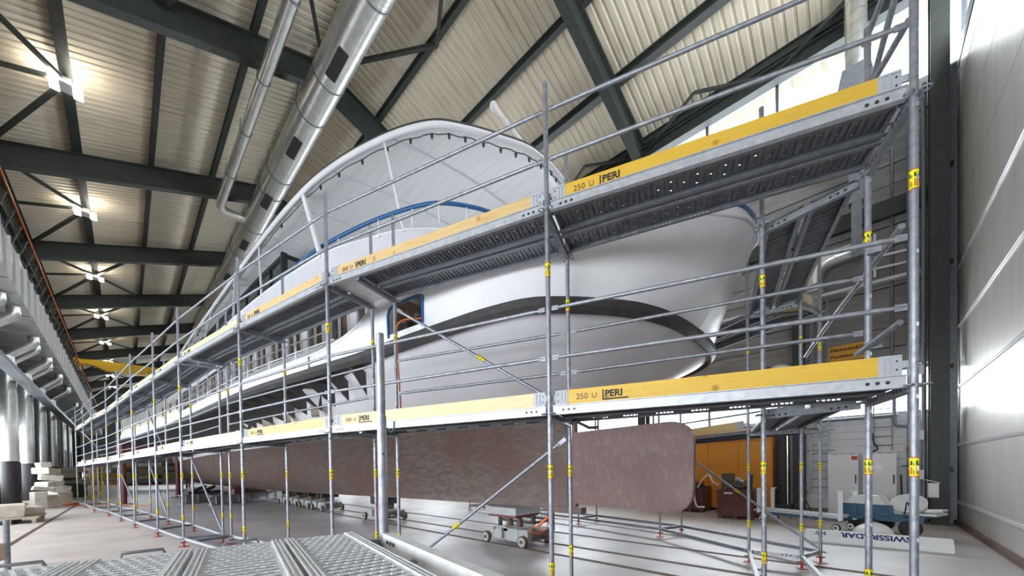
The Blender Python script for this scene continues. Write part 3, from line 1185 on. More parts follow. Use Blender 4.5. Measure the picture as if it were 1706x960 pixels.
# cream side panels amidships with small ports
b = MB()
mid = [(strake_c[i][0], strake_c[i][1]) for i in range(NS) if 18.5 < strake_c[i][1] < 45]
b.grid([[(AX - o, y, 4.03), (AX - o + .02, y, 5.02)] for o, y in mid], 0, True, flip=True)
build('side_panel', b, cream, ship)
for y in (19.6, 20.9, 22.4, 24.0, 25.7, 27.6, 29.6, 31.5):
    i = min(range(NS - 1), key=lambda q: abs(strake_c[q][1] - y))
    t = (y - strake_c[i][1]) / (strake_c[i + 1][1] - strake_c[i][1])
    o = strake_c[i][0] + (strake_c[i + 1][0] - strake_c[i][0]) * t
    b = MB()
    b.span((AX - o - .03, y, 4.25), (AX - o + .03, y + .4, 4.62))
    build('side_port', b, brown_in, ship)
b = MB()
b.path([(AX - o - .02, y, 4.97) for o, y in mid], .03, 6)
build('side_moulding', b, blue, ship)

# ---- upper deck bulwark, rail, posts
bw = [(0, 4.95), (.7, 5.0), (1.3, 5.2), (1.75, 5.48), (2.08, 5.76), (2.5, 6.24), (2.8, 6.85), (3.17, 7.8), (3.43, 9.1), (3.64, 10.6), (3.82, 12.3), (4.05, 15), (4.5, 22), (5.0, 28), (5.2, 34)]
bwc = curve(bw)
for s in (-1, 1):
    b = MB()
    b.grid([[(AX + s * o, y, 5.0), (AX + s * o, y, 6.14)] for o, y in bwc], 0, True, flip=(s < 0))
    build('bulwark', b, lilac, ship)
    b = MB()
    b.path([(AX + s * o, y, 6.16) for o, y in bwc], .022, 8)
    build('bulwark_cap', b, white, ship)
br = curve([(0, 4.75), (.7, 4.8), (1.38, 5.04), (1.65, 5.15), (2.02, 5.38), (2.3, 5.68), (2.59, 6.28), (2.88, 7.12), (3.2, 8.45), (3.36, 9.6), (3.5, 11.1), (3.72, 13.5)])
for s in (-1, 1):
    b = MB()
    b.path([(AX + s * o, y, 6.46 - max(0, y - 8.5) * .045) for o, y in br], .036, 8)
    build('hand_rail', b, blue, ship)
    for k in (8, 20, 27, 33, 39, 45):
        o, y = br[k]
        b = MB()
        b.tube((AX + s * o, y, 6.1), (AX + s * o, y, 6.45), .015, 6)
        build('rail_post', b, white, ship)
cn = [(0, 4.66), (.6, 4.74), (1.15, 4.98), (1.75, 5.3), (2.22, 5.68), (2.66, 6.5), (3.06, 7.75), (3.3, 9.1), (3.52, 12), (3.78, 18.2), (4.0, 23.6), (4.1, 28), (4.1, 33)]
cnc = curve(cn)
ZC = 7.9


def camber(x, o):
    return .32 * (1 - (x / max(o, .01)) ** 2) if o > .05 else 0


canopy_p = MB()
rows, rows2 = [], []
for o, y in cnc:
    xs = [-1 + 2 * k / 16 for k in range(17)]
    c = .32 * min(1, o / 2.5)
    rows.append([(AX + o * t, y, ZC + c * (1 - t * t)) for t in xs])
    rows2.append([(AX + o * t, y, ZC + .05 + c * (1 - t * t)) for t in xs])
canopy_p.grid(rows, 0, True)
canopy_p.grid(rows2, 0, True, flip=True)
cano = build('canopy', canopy_p, canopy_m, ship)
b = MB()
path = [(AX - o, y, ZC + .02) for o, y in cnc][::-1] + [(AX + o, y, ZC + .02) for o, y in cnc[1:]]
b.path(path, .055, 10)
build('canopy_rim', b, white, cano)
b = MB()
b.path([(x, y, z + .065) for x, y, z in path], .038, 6)
build('canopy_lashing', b, strake_m, cano)
for y in (6.4, 8.0, 9.7, 11.4, 13.2, 15, 17, 19, 21, 23, 25, 27, 29, 31):
    i = max(k for k in range(len(cnc) - 1) if cnc[k][1] <= y)
    t = (y - cnc[i][1]) / (cnc[i + 1][1] - cnc[i][1])
    o = cnc[i][0] + (cnc[i + 1][0] - cnc[i][0]) * t
    c = .32 * min(1, o / 2.5)
    b = MB()
    b.path([(AX + o * q, y, ZC - .012 + c * (1 - q * q)) for q in (-1, -.75, -.5, -.25, 0, .25, .5, .75, 1)], .022, 6)
    build('canopy_beam', b, white, cano)
for y, y2, wide in ((6.2, 6.55, 0), (8.15, 9.1, 1), (11.0, 12, 0), (13.2, 14.6, 1), (17, 18, 0), (20, 21, 1), (24, 25, 0), (29, 30, 0)):
    for s in (-1, 1):
        def off(c, y):
            i = max(k for k in range(len(c) - 1) if c[k][1] <= y)
            t = (y - c[i][1]) / (c[i + 1][1] - c[i][1])
            return c[i][0] + (c[i + 1][0] - c[i][0]) * t
        p, q = V((AX + s * off(bwc, y), y, 6.12)), V((AX + s * (off(cnc, y2) - .03), y2, ZC + .02))
        b = MB()
        if wide:
            b.bar(p, q, .13, .05, (1, 0, 0))
        else:
            b.tube(p, q, .028, 8)
        build('canopy_post', b, white, ship)
# glazed saloon with black frames
sal = [(3.28, 11.5), (3.45, 13.5), (3.6, 16), (3.9, 21), (4.2, 27), (4.3, 33)]
P = [V((AX - o + .25, y, 0)) for o, y in sal]
Q = []
for a, c in zip(P, P[1:]):
    n = max(1, round((c.y - a.y) / 1.25))
    Q += [lerp(a, c, k / n) for k in range(n)]
Q.append(P[-1])
sf = MB()
for a, c in zip(Q, Q[1:]):
    for zz in (5.05, 7.62):
        sf.bar(a + V((0, 0, zz)), c + V((0, 0, zz)), .07, .10)
    sf.bar(a + V((0, 0, 5)), a + V((0, 0, 7.65)), .06, .07, (1, 0, 0))
A = Q[0]
sf.bar(A + V((0, 0, 5)), A + V((0, 0, 7.68)), .14, .14, (1, 0, 0))
B = V((AX + 3.0, A.y, 0))
for zz in (5.05, 7.05, 7.62):
    sf.bar(A + V((0, 0, zz)), B + V((0, 0, zz)), .07, .10)
for k in range(1, 6):
    p = lerp(A, B, k / 5)
    sf.bar(p + V((0, 0, 5)), p + V((0, 0, 7.65)), .06, .07, (1, 0, 0))
so = build('saloon_frame', sf, black, ship)
for a, c in zip(Q, Q[1:]):
    g = MB()
    g.bar(a + V((.02, 0, 6.3)), c + V((.02, 0, 6.3)), .01, 2.5)
    build('pane', g, saloon_glass, so)
for k in range(5):
    g = MB()
    g.bar(lerp(A, B, k / 5) + V((0, .02, 6.3)), lerp(A, B, (k + 1) / 5) + V((0, .02, 6.3)), .01, 2.5)
    build('pane', g, saloon_glass, so)
# staff
b = MB()
b.tube((AX, 3.05, 5.0), (AX, 6.25, 10.15), .075, 14, .055)
b.tube((AX, 6.25, 10.15), (AX, 6.3, 10.23), .09, 12)
fs = build('flag_staff', b, white, ship)
b = MB()
b.path([(AX - .07, 6.2, 10.1), (AX - .12, 5.3, 8.45), (AX - .1, 4.0, 6.5)], .008, 5)
build('halyard', b, cab_w, fs)

# string lights hung under the canopy rim
t = thing('string_lights', (AX - 3.2, 8, ZC - .2), 'dark green festoon cable with small bulbs hung under the canopy rim', 'string lights')
pts = [(AX - o + .05, y, ZC - .10 - .03 * math.sin(k * .9) ** 2) for k, (o, y) in enumerate(cnc)]
pts = pts[::-1] + [(2 * AX - x, y, z) for x, y, z in pts[1:40]]
b = MB()
b.path(pts, .010, 5)
build('cable', b, green, t)
me = MB()
me.tube((0, 0, -.03), (0, 0, 0), .02, 8)
me.tube((0, 0, -.09), (0, 0, -.03), .018, 8, .03)
bm_ = me.mesh('bulb', [black])
for k in range(3, len(pts) - 3, 3):
    inst('bulb', bm_, pts[k], t)

# hose from the mooring port
h = MB()
h.path(catmull([(3.5, 4.75, 4.02), (3.3, 5.0, 4.06), (3.0, 5.25, 3.98), (2.93, 5.2, 3.6), (2.9, 5.1, 2.9), (2.9, 5.06, 2.45)], 6), .014, 6)
h.path(catmull([(2.9, 5.06, 2.45), (2.82, 5.3, 2.40), (2.78, 5.6, 2.32), (2.76, 5.62, 1.6), (2.78, 5.6, .9), (2.8, 5.6, .3), (2.9, 5.8, .02)], 5), .014, 6)
tag(build('air_hose', h, orange_h), 'thin orange air hose hanging from the mooring port beside the scaffold post', 'hose')
# ================================================================== scaffolding
PR = .0242
LV = (2.2, 4.2)


def ring_mesh():
    b = MB()
    b.tube((0, 0, -.012), (0, 0, .012), .036, 12)
    for k in range(4):
        a = math.pi / 4 + k * math.pi / 2
        c = V((math.cos(a) * .062, math.sin(a) * .062, 0))
        b.path([c + V((math.cos(q) * .026, math.sin(q) * .026, 0)) for q in [i * math.pi / 4 for i in range(8)]], .0065, 5, closed=True)
    return b.mesh('coupling_ring', galv)


def tag_mesh():
    b = MB()
    r = PR + .0015
    b.tube((0, 0, -.065), (0, 0, .065), r, 14, cap=False)
    for z in (-.068, .062):
        b.tube((0, 0, z), (0, 0, z + .007), r + .0006, 14, cap=False, mi=1)
    for k in range(6):
        a = k * math.pi / 3 + .3
        for z, h, mi, wd in ((.028, .030, 2, .010), (-.025, .05, 1, .008)):
            d = V((math.cos(a), math.sin(a), 0))
            M = Matrix((V((-d.y, d.x, 0)), V((0, 0, 1)), d)).transposed()
            b.box(d * (r + .0003) + V((0, 0, z)), (wd, h, .001), M, mi)
            d2 = V((math.cos(a + .42), math.sin(a + .42), 0))
            M = Matrix((V((-d2.y, d2.x, 0)), V((0, 0, 1)), d2)).transposed()
            b.box(d2 * (r + .0003) + V((0, 0, z - .01)), (.004, h * .7, .001), M, 2)
    return b.mesh('inspection_tag', [tag_y, tag_r, ink])


def base_mesh():
    b = MB()
    b.box((0, 0, .005), (.15, .15, .01))
    b.tube((0, 0, .01), (0, 0, .16), .018, 10)
    b.box((0, 0, .10), (.13, .025, .02))
    b.box((0, 0, .10), (.025, .13, .02))
    return b.mesh('base_plate', red_plate)


RING, TAGM, BASE = ring_mesh(), tag_mesh(), base_mesh()


def standard(par, xy, top, rings, tags=(.66, 1.63, 3.62), bottom=.12, base=True, ang=0.0):
    x, y = xy
    b = MB()
    b.tube((x, y, bottom), (x, y, top), PR, 14)
    for z in (2.0, 4.0):
        if z < top - .3:
            b.tube((x, y, z - .09), (x, y, z - .075), PR + .003, 14)
    for z in [bottom + .5 + .5 * k for k in range(int((top - bottom) * 2))]:
        b.box((x - PR * .75, y - PR * .66, z), (.012, .012, .03))
    s = build('standard', b, galv, par)
    for z in rings:
        inst('coupling_ring', RING, (x, y, z), s, Matrix.Rotation(ang, 3, 'Z'))
    for z in tags:
        if z < top:
            inst('inspection_tag', TAGM, (x, y, z), s, Matrix.Rotation(random.uniform(0, 6), 3, 'Z'))
    if base:
        inst('base_plate', BASE, (x, y, 0), s, Matrix.Rotation(random.uniform(0, 1), 3, 'Z'))
    return s


def rail(par, a, c, z, name='guardrail', r=.0185, z2=None):
    a, c = V((a[0], a[1], z)), V((c[0], c[1], z if z2 is None else z2))
    d = (c - a).normalized()
    b = MB()
    b.tube(a + d * .16, c - d * .16, r, 10)
    for p, q in ((a + d * .035, a + d * .17), (c - d * .035, c - d * .17)):
        b.tube(p, q, .010, 8, r)
        b.bar(p, lerp(p, q, .5), .012, .045)
    return build(name, b, galv, par)


def ledger(par, a, c, z, h=.075, holes=True, name='ledger', wd=.045, m_=None):
    a, c = V((a[0], a[1], z)), V((c[0], c[1], z))
    d = (c - a).normalized()
    b = MB()
    p, q = a + d * .04, c - d * .04
    n = V((-d.y, d.x, 0))
    b.bar(p, q, .006, h)                      # web
    b.bar(p + V((0, 0, h / 2)), q + V((0, 0, h / 2)), wd, .006)
    b.bar(p - V((0, 0, h / 2)), q - V((0, 0, h / 2)), wd, .006)
    if holes:
        for e, s in ((p, 1), (q, -1)):
            for k in range(3):
                c0 = e + d * s * (.10 + .055 * k)
                for sg in (-1, 1):
                    b.tube(c0 + n * sg * .003, c0 + n * sg * .0045, .013, 10, mi=1)
    return build(name, b, [m_ or galvm, black], par)


def crossbar(par, a, c, z):
    a, c = V((a[0], a[1], z)), V((c[0], c[1], z))
    d = (c - a).normalized()
    n = V((-d.y, d.x, 0))
    b = MB()
    b.bar(a + d * .03, c - d * .03, .05, .058)
    for e, s in ((a, 1), (c, -1)):
        for k in range(3):
            c0 = e + d * s * (.12 + .055 * k)
            for sg in (-1, 1):
                b.tube(c0 + n * sg * .024, c0 + n * sg * .0262, .013, 10, mi=1)
    return build('crossbar', b, [galvd, black], par)


def plank(par, p0, p1, q0, q1, z, fine=True, slots=False):
    """steel deck plank between edge p0->p1 and edge q0->q1, top at z"""
    p0, p1, q0, q1 = [V((a[0], a[1], z)) for a in (p0, p1, q0, q1)]
    L = (p1 - p0).length
    b = MB()
    N = int(L / (.105 if fine else .2))
    C = (0.0, .03, .14, .16, .34, .36, .5, .52, .66, .68, .84, .86, .97, 1.0) if fine else (0, 1)

    def P(u, v, dz=0):
        return lerp(lerp(p0, p1, u), lerp(q0, q1, u), v) + V((0, 0, dz))
    us = []
    for k in range(N):
        us += [k / N, (k + .86) / N]
    us.append(1)
    rows = [[P(u, v) for v in C] for u in us]
    b.grid(rows, 0, False, skip=(lambda i, j: i % 2 == 1 and j in (2, 4, 6, 8, 10) and (i // 2 + j // 2) % 2 == 0) if fine else None)
    for k in range(N):                        # transverse swages on the underside
        for du in (.2, .65) if fine else (.4,):
            u = (k + du) / N
            b.bar(P(u, .10, -.006), P(u, .90, -.006), .028, .012)
    for v in (0.02, .98):                     # side channels, the inner one slotted
        if slots and v > .5:
            b.bar(P(0, v, -.012), P(1, v, -.012), .006, .024)
            b.bar(P(0, v, -.048), P(1, v, -.048), .006, .024)
            x = 0.0
            while x < L - .4:
                b.bar(P(x / L, v, -.03), P((x + .16) / L, v, -.03), .006, .013)
                for j in range(5):
                    b.bar(P((x + .16 + .036 * j) / L, v, -.03), P((x + .172 + .036 * j) / L, v, -.03), .006, .013)
                x += .34
            b.bar(P(x / L, v, -.03), P(1, v, -.03), .006, .013)
        else:
            b.bar(P(0, v, -.03), P(1, v, -.03), .006, .06)
    for v in (0.02, .98):
        vv = v + (.05 if v < .5 else -.05)
        b.bar(P(0, vv, -.058), P(1, vv, -.058), .04, .005)
    for u in (.01, .99):
        b.bar(P(u, 0, -.03), P(u, 1, -.03), .012, .055)
    return build('deck_plank', b, galvd, par)


BRK = MB()
BRK.box((.065, 0, .073), (.13, .012, .15))
BRK.box((.065, -.008, .140), (.12, .010, .016))
BRK.box((.065, -.008, .012), (.12, .012, .02))
BRK.box((.066, -.008, .075), (.008, .008, .12))
BRK.box((.10, -.008, .075), (.006, .008, .12))
BRK.box((-.02, 0, .08), (.06, .014, .05))
for xx, zz in ((.03, .045), (.03, .105)):
    BRK.tube((xx, -.012, zz), (xx, -.004, zz), .006, 8, mi=1)
BRACKET = BRK.mesh('end_bracket', [plastic_g, black])
TXT = {k: text_mesh(k, s, m_, bold=bo) for k, s, m_, bo in (('250', .078, ink_brown, 0), ('300', .078, ink_brown, 0), ('U', .072, ink_brown, 0), ('PERI', .088, ink, .003))}
LOGO = MB()
LOGO.span((-.022, -.028, 0), (-.010, .070, .002))
LOGO.span((-.022, -.028, 0), (.215, -.016, .002))
LOGO = LOGO.mesh('lettering', ink)


def toeboard(par, a, c, zl_, m_, num=None, inn=(1, 0), t0=.045, lab=None):
    """board from a to c (a is the end that lies to the right seen from outside); inn = inward normal"""
    a, c = V((a[0], a[1], zl_)), V((c[0], c[1], zl_))
    d = (c - a).normalized()
    n = V((inn[0], inn[1], 0)).normalized()
    n = (n - d * n.dot(d)).normalized()
    o = n * t0
    z0 = .085
    p, q = a + d * .17 + o + V((0, 0, z0 + .0725)), c - d * .17 + o + V((0, 0, z0 + .0725))
    b = MB()
    b.bar(p, q, .03, .145)
    t = build('toeboard', b, m_, par)
    if lab: t['label'] = lab
    x = -d                                     # reading direction, from c to a
    zc = V((0, 0, 1))
    M = Matrix((x, n, zc)).transposed()
    M4 = M.to_4x4()
    for e, sx in ((c, 1), (a, -1)):
        pos = e + o - n * .012 + V((0, 0, z0 - .003)) + x * sx * .05
        Mx = Matrix((x * sx, n, zc)).transposed()
        k = inst('end_bracket', BRACKET, pos, t)
        k.rotation_euler = M.to_euler()
        k.scale = (sx, 1, 1)
    if num:
        R = Matrix((x, zc, x.cross(zc))).transposed()
        base = c + x * .26 + o - n * .0165 + V((0, 0, z0 + .045))
        for s, dx in ((num, 0), ('U', .150), ('PERI', .275)):
            inst('lettering', TXT[s], base + x * dx, t, R)
        inst('lettering', LOGO, base + x * .275, t, R)
    return t


O = [(3.82, -.255), (2.925, 2.26), (1.945, 5.28), (1.43, 7.95), (.885, 11.28), (.565, 13.71), (.17, 16.6), (-.15, 19.37), (-.5, 22.2), (-1.02, 25.4), (-1.45, 28.92), (-1.87, 31.66)]
INN = [((4.54, -.03), (3.725, 2.58)), ((3.725, 2.58), (2.82, 5.055)), ((2.685, 5.5), (2.17, 8.13)), ((2.17, 8.13), (1.69, 10.78)), ((1.59, 11.17), (1.335, 14.1)),
       ((1.335, 14.18), (.95, 16.8)), ((.95, 16.9), (.62, 19.45)), ((.62, 19.5), (.3, 22.2)), ((.28, 22.3), (-.25, 25.5)), ((-.25, 25.55), (-.67, 29.0)), ((-.67, 29.05), (-1.1, 31.75))]
scf = thing('scaffold', (.9, 11.3, 0), 'two-level galvanised scaffold with wooden toeboards running along the near side of the ship', 'scaffold')
ALLZ = (.19, 2.2, 4.2)
for i, p in enumerate(O):
    standard(scf, p, 5.45, ALLZ, ang=.35)
seen = []
for i, (a, c) in enumerate(INN):
    for p in (a, c):
        if all((V(p) - V(q)).length > .12 for q in seen):
            seen.append(p)
            standard(scf, p, 5.45, ALLZ, ang=.35)
for i in range(11):
    a, c = V(O[i]), V(O[i + 1])
    ia, ic = V(INN[i][0]), V(INN[i][1])
    d = (c - a).normalized()
    n = V((d.y, -d.x))
    if n.dot(ia - a) < 0: n = -n
    ee = a + d * min((c - a).length, (ic - ia).length)
    short = (c - ee).length
    end = ee if short > .28 else c
    for z in LV:
        ledger(scf, a, c, z + .035, h=.085)
        crossbar(scf, a, ia, z - .01)
        if short > .28:
            crossbar(scf, end, ic, z - .01)
        # two planks side by side
        w0, w1, w2, w3 = .06, .47, .53, .95
        e0, e1 = a + d * .03, end - d * .03
        f0, f1 = ia + d * .03, ic - d * .03
        for u0, u1 in ((w0, w1), (w2, w3)):
            plank(scf, e0 * (1 - u0) + f0 * u0, e1 * (1 - u0) + f1 * u0, e0 * (1 - u1) + f0 * u1, e1 * (1 - u1) + f1 * u1, z + .07, fine=i < 5, slots=(i < 5 and u0 > .5))
        if short > .28 and i < 10:
            nb = V(INN[i + 1][0])
            b = MB()
            q = [end + n * .05, c + n * .05, nb - n * .03, ic - n * .03]
            b.prism([(p.x, p.y, z + .05) for p in q], (0, 0, .012))
            build('filler_plate', b, galvl, scf)
        long_ = (c - a).length > 2.95
        mm = wood_y if i == 0 else (wood if (i in (1,) or (i == 2)) else wood_p)
        if i == 1 and z < 3: mm = wood_p
        toeboard(scf, a, c, z, mm, '300' if long_ else '250', n, lab='yellow painted toeboard' if i == 0 else None)
    for z in (2.755, 3.24, 4.70, 5.18):
        rail(scf, a, c, z)
    for z in (2.815, 3.30):
        rail(scf, ia, ic, z)
    # foot ledgers
    ledger(scf, a, c, .19, h=.05, holes=False, name='foot_ledger', m_=galvm)
    ledger(scf, ia, ic, .19, h=.05, holes=False, name='foot_ledger', m_=galvm)
    ledger(scf, a, ia, .19, h=.05, name='foot_ledger', m_=galvd)
    if short > .28:
        ledger(scf, end, ic, .19, h=.05, name='foot_ledger', m_=galvd)
for z in LV:
    crossbar(scf, O[11], INN[10][1], z - .01)


def brace(par, a, c, tagt=None):
    a, c = V(a), V(c)
    d = (c - a).normalized()
    b = MB()
    b.tube(a + d * .1, c - d * .1, .0212, 10)
    b.bar(a, a + d * .12, .012, .05)
    b.bar(c, c - d * .12, .012, .05)
    o = build('brace', b, galv, par)
    if tagt:
        p = lerp(a, c, tagt)
        M = V((0, 0, 1)).rotation_difference(d)
        inst('inspection_tag', TAGM, p, o, M.to_matrix())
    return o


brace(scf, (2.86, 4.98, .22), (3.70, 2.62, 2.02), .37)
brace(scf, (2.84, 5.02, 4.06), (3.70, 2.62, 2.40), .55)
for k in (4, 6, 8):
    a, c = V(INN[k][0]), V(INN[k][1])
    brace(scf, (c.x, c.y, 2.1), (a.x, a.y, .25))
brace(scf, (INN[6][0][0], INN[6][0][1], 2.3), (INN[6][1][0], INN[6][1][1], 4.1))
# end guard tubes at the corner post
b = MB()
b.tube((4.22, -.25, 5.58), (5.17, .01, 5.08), .0242, 12)
b.tube((4.1, -.25, 4.96), (4.60, -.03, 4.95), .0242, 12)
b.tube((4.45, -.24, 5.88), (5.07, -.01, 5.75), .0242, 12)
build('guard_tube', b, galv, scf)

# ---- scaffold across the stern (return bay)
st = thing('scaffold', (7.4, .7, 0), 'short scaffold bay turning the corner behind the rudder, its two decks seen from below', 'scaffold')
A, A2, B1, B2, B3 = (4.54, -.03), (4.74, .78), (7.42, .72), (7.36, 1.43), (8.04, .53)
standard(scf, A2, 5.45, (.19, 2.2, 4.2), ang=.3)
standard(st, B1, 5.45, ALLZ, ang=.3)
standard(st, B2, 5.45, (.19, 2.2, 4.2), ang=.3)
standard(st, B3, 5.45, ALLZ, ang=.3)
for z in LV:
    d = (V(B1) - V(A)).normalized()
    a, c, a2, c2 = V(A) + d * .14, V(B1) - d * .05, V(A2) + d * .10, V(B2) - d * .05
    crossbar(st, V(A) + d * .1, V(A2) + d * .1, z - .01)
    crossbar(st, B1, B2, z - .01)
    crossbar(st, B1, B3, z - .01)
    for u0, u1 in ((.05, .47), (.53, .95)):
        plank(st, a * (1 - u0) + a2 * u0, c * (1 - u0) + c2 * u0, a * (1 - u1) + a2 * u1, c * (1 - u1) + c2 * u1, z + .07, fine=True)
    toeboard(st, B3, B1, z, wood_p, None, (0, 1))
for a, c in ((A, B1), (A2, B2), (B1, B2), (B1, B3), (A, A2)):
    ledger(st, a, c, .19, h=.055, name='foot_ledger', m_=galvm)
ledger(st, (4.6, -.2), (3.9, -.95), .19, h=.05, holes=False, name='foot_ledger', m_=galvm)
b = MB()
b.path(catmull([(4.20, -.215, 3.50), (5.2, .06, 3.46), (6.3, .36, 3.43), (7.6, .68, 3.40)], 2), .0242, 12)
build('tie_tube', b, galv, st)
b = MB()
b.tube((4.09, -.2, 2.73), (4.62, .04, 2.66), .0242, 12)
build('tie_tube', b, galv, st)
for z in (2.68, 3.5):
    c = MB()
    c.box((4.53, -.07, z), (.09, .09, .05))
    build('tube_clamp', c, galvd, st)

# ---- scaffold on the far side of the stern
fs_ = thing('scaffold', (9.1, 5, 0), 'far-side scaffold beyond the rudder standing in front of the orange panel', 'scaffold')
FI = [(7.36, 1.43), (8.69, 3.49), (9.2, 6.1), (9.5, 8.9), (9.8, 11.8)]
FO = [(8.04, .53), (9.42, 3.25), (9.97, 5.95), (10.3, 8.8), (10.6, 11.8)]
for k in range(1, 5):
    standard(fs_, FI[k], 5.45, ALLZ)
    standard(fs_, FO[k], 5.45, ALLZ)
for k in range(4):
    a, c, a2, c2 = V(FO[k]), V(FO[k + 1]), V(FI[k]), V(FI[k + 1])
    d = (c - a).normalized()
    for z in LV:
        ledger(fs_, a, c, z + .03, h=.085, m_=galvd)
        crossbar(fs_, c, c2, z - .01)
        for u0, u1 in ((.05, .47), (.53, .95)):
            s, e = a + d * .1, c - d * .06
            s2, e2 = a2 + d * .1, c2 - d * .06
            plank(fs_, s * (1 - u0) + s2 * u0, e * (1 - u0) + e2 * u0, s * (1 - u1) + s2 * u1, e * (1 - u1) + e2 * u1, z + .07, fine=k < 1)
        if k > 0 or z > 3:
            toeboard(fs_, c, a, z, wood, '250', (-1, 0))
        else:
            toeboard(fs_, a2, c2, z, wood, '250', (1, .3), t0=-.03)
    for z in (2.7, 3.18, 4.68, 5.15):
        rail(fs_, a, c, z)
    for p, q in ((a, c), (a2, c2), (c, c2)):
        ledger(fs_, p, q, .19, h=.055, name='foot_ledger', m_=galvd)
brace(fs_, (8.04, .57, .25), (9.38, 3.2, 2.0), .5)

# ---- access platform in the foreground
pf = thing('scaffold_platform', (.5, 1.2, 0), 'low platform of embossed galvanised steel planks on short posts in the foreground', 'platform')
E1, E2 = V((.985, -.17, 0)).normalized(), V((.17, .985, 0)).normalized()
ZP = 1.33


def pp_(s, t, z):
    return E1 * s + E2 * t + V((0, 0, z))


T0, T1 = -.5, 2.14
for k, s1 in enumerate((.49, .16, -.17, -.50, -.83)):
    s0 = s1 - .315
    b = MB()
    b.add([pp_(s0, T0, ZP - .004), pp_(s1, T0, ZP - .004), pp_(s1, T1, ZP - .004), pp_(s0, T1, ZP - .004)], [(0, 1, 2, 3)])
    b.add([pp_(s0, T0, ZP - .012), pp_(s1, T0, ZP - .012), pp_(s1, T1, ZP - .012), pp_(s0, T1, ZP - .012)], [(3, 2, 1, 0)])
    for s in (s0 + .004, s0 + .022, s0 + .036, s1 - .036, s1 - .022, s1 - .004):
        b.bar(pp_(s, T0, ZP - .002), pp_(s, T1, ZP - .002), .006, .012)
    for s in (s0 + .003, s1 - .003):
        b.bar(pp_(s, T0, ZP - .035), pp_(s, T1, ZP - .035), .006, .06)
    b.bar(pp_(s0, T1, ZP - .03), pp_(s1, T1, ZP - .03), .01, .05)
    pl_ = build('deck_plank', b, galvl, pf)
    r = MB()
    t = .55
    row = 0
    while t < T1 - .03:
        r.bar(pp_(s0 + .055, t, ZP - .0035), pp_(s1 - .055, t, ZP - .0035), .006, .003)
        for j in range(6):
            s = s0 + .062 + (j + .5 * (row % 2)) * (s1 - s0 - .124) / 5.5
            r.box(pp_(s, t + .004, ZP + .000), (.014, .012, .008), Matrix((E1, E2, V((0, 0, 1)))).transposed(), 1)
        t += .048
        row += 1
    tag(build('anti_slip_embossing', r, [galvd, galvl], pl_), kind='stuff')
    h = MB()
    h.path([pp_((s0 + s1) / 2 - .07, T1 + .012, ZP - .015), pp_((s0 + s1) / 2 - .06, T1 + .012, ZP + .012), pp_((s0 + s1) / 2 + .06, T1 + .012, ZP + .012), pp_((s0 + s1) / 2 + .07, T1 + .012, ZP - .015)], .007, 6)
    if k != 0:
        build('plank_handle', h, galvd, pl_)
P0 = V((.94, 1.845, 0))
b = MB()
b.tube((P0.x, P0.y, .12), (P0.x, P0.y, 1.95), PR, 18)
b.tube((P0.x, P0.y, 1.95), (P0.x, P0.y, 2.385), .0205, 18)
s_ = build('standard', b, galv, pf)
inst('base_plate', BASE, P0, s_)
inst('coupling_ring', RING, (P0.x, P0.y, 1.26), s_)
c = MB()
c.path([P0 + V((.03, 0, 1.89)), P0 + V((.055, .0, 1.87)), P0 + V((.07, 0, 1.89)), P0 + V((.072, 0, 1.93))], .006, 6)
build('hook', c, galv, s_)
c = MB()
for z, dx in ((1.75, -.022), (2.2, -.012)):
    c.tube((P0.x - .006, P0.y + dx, z), (P0.x - .006, P0.y + dx - .003, z), .006, 8)
build('pin_hole', c, black, s_)
b = MB()
e = P0 - E2 * 2.4
b.bar((P0.x, P0.y - .04, 1.295), (e.x, e.y, 1.295), .05, .085)
for k in range(3):
    q = P0 - E2 * (.13 + .045 * k)
    b.tube((q.x - .026, q.y, 1.305), (q.x - .0275, q.y, 1.305), .010, 10, mi=1)
build('ledger', b, [galvl, black], pf)
b = MB()
q = P0 - E1 * 1.9 + E2 * .30
b.bar((P0.x - .02, P0.y + .02, 1.26), (q.x, q.y, 1.26), .04, .075)
build('ledger', b, galvd, pf)
for s, t in ((-.9, 2.05), (.68, -.45), (-.9, -.45)):
    q = pp_(s, t, 0)
    b = MB()
    b.tube((q.x, q.y, .12), (q.x, q.y, 1.28), PR, 12)
    s2_ = build('standard', b, galv, pf)
    inst('base_plate', BASE, q, s2_)
b = MB()
for t in (1.5, .5):
    q0, q1 = pp_(-.9, t, 1.25), pp_(.72, t, 1.25)
    b.bar(q0, q1, .04, .06)
build('crossbar', b, galvd, pf)
# ================================================================== things on the floor and the walls
def wheel(par, c, r, wdt, axis, m1, m2, name='wheel'):
    c, ax = V(c), V(axis).normalized()
    b = MB()
    b.tube(c - ax * wdt / 2, c + ax * wdt / 2, r, 20)
    b.tube(c - ax * (wdt / 2 + .008), c + ax * (wdt / 2 + .008), r * .78, 20, mi=1)
    b.tube(c - ax * (wdt / 2 + .03), c + ax * (wdt / 2 + .03), r * .3, 12, mi=0)
    return build(name, b, [m1, m2], par)


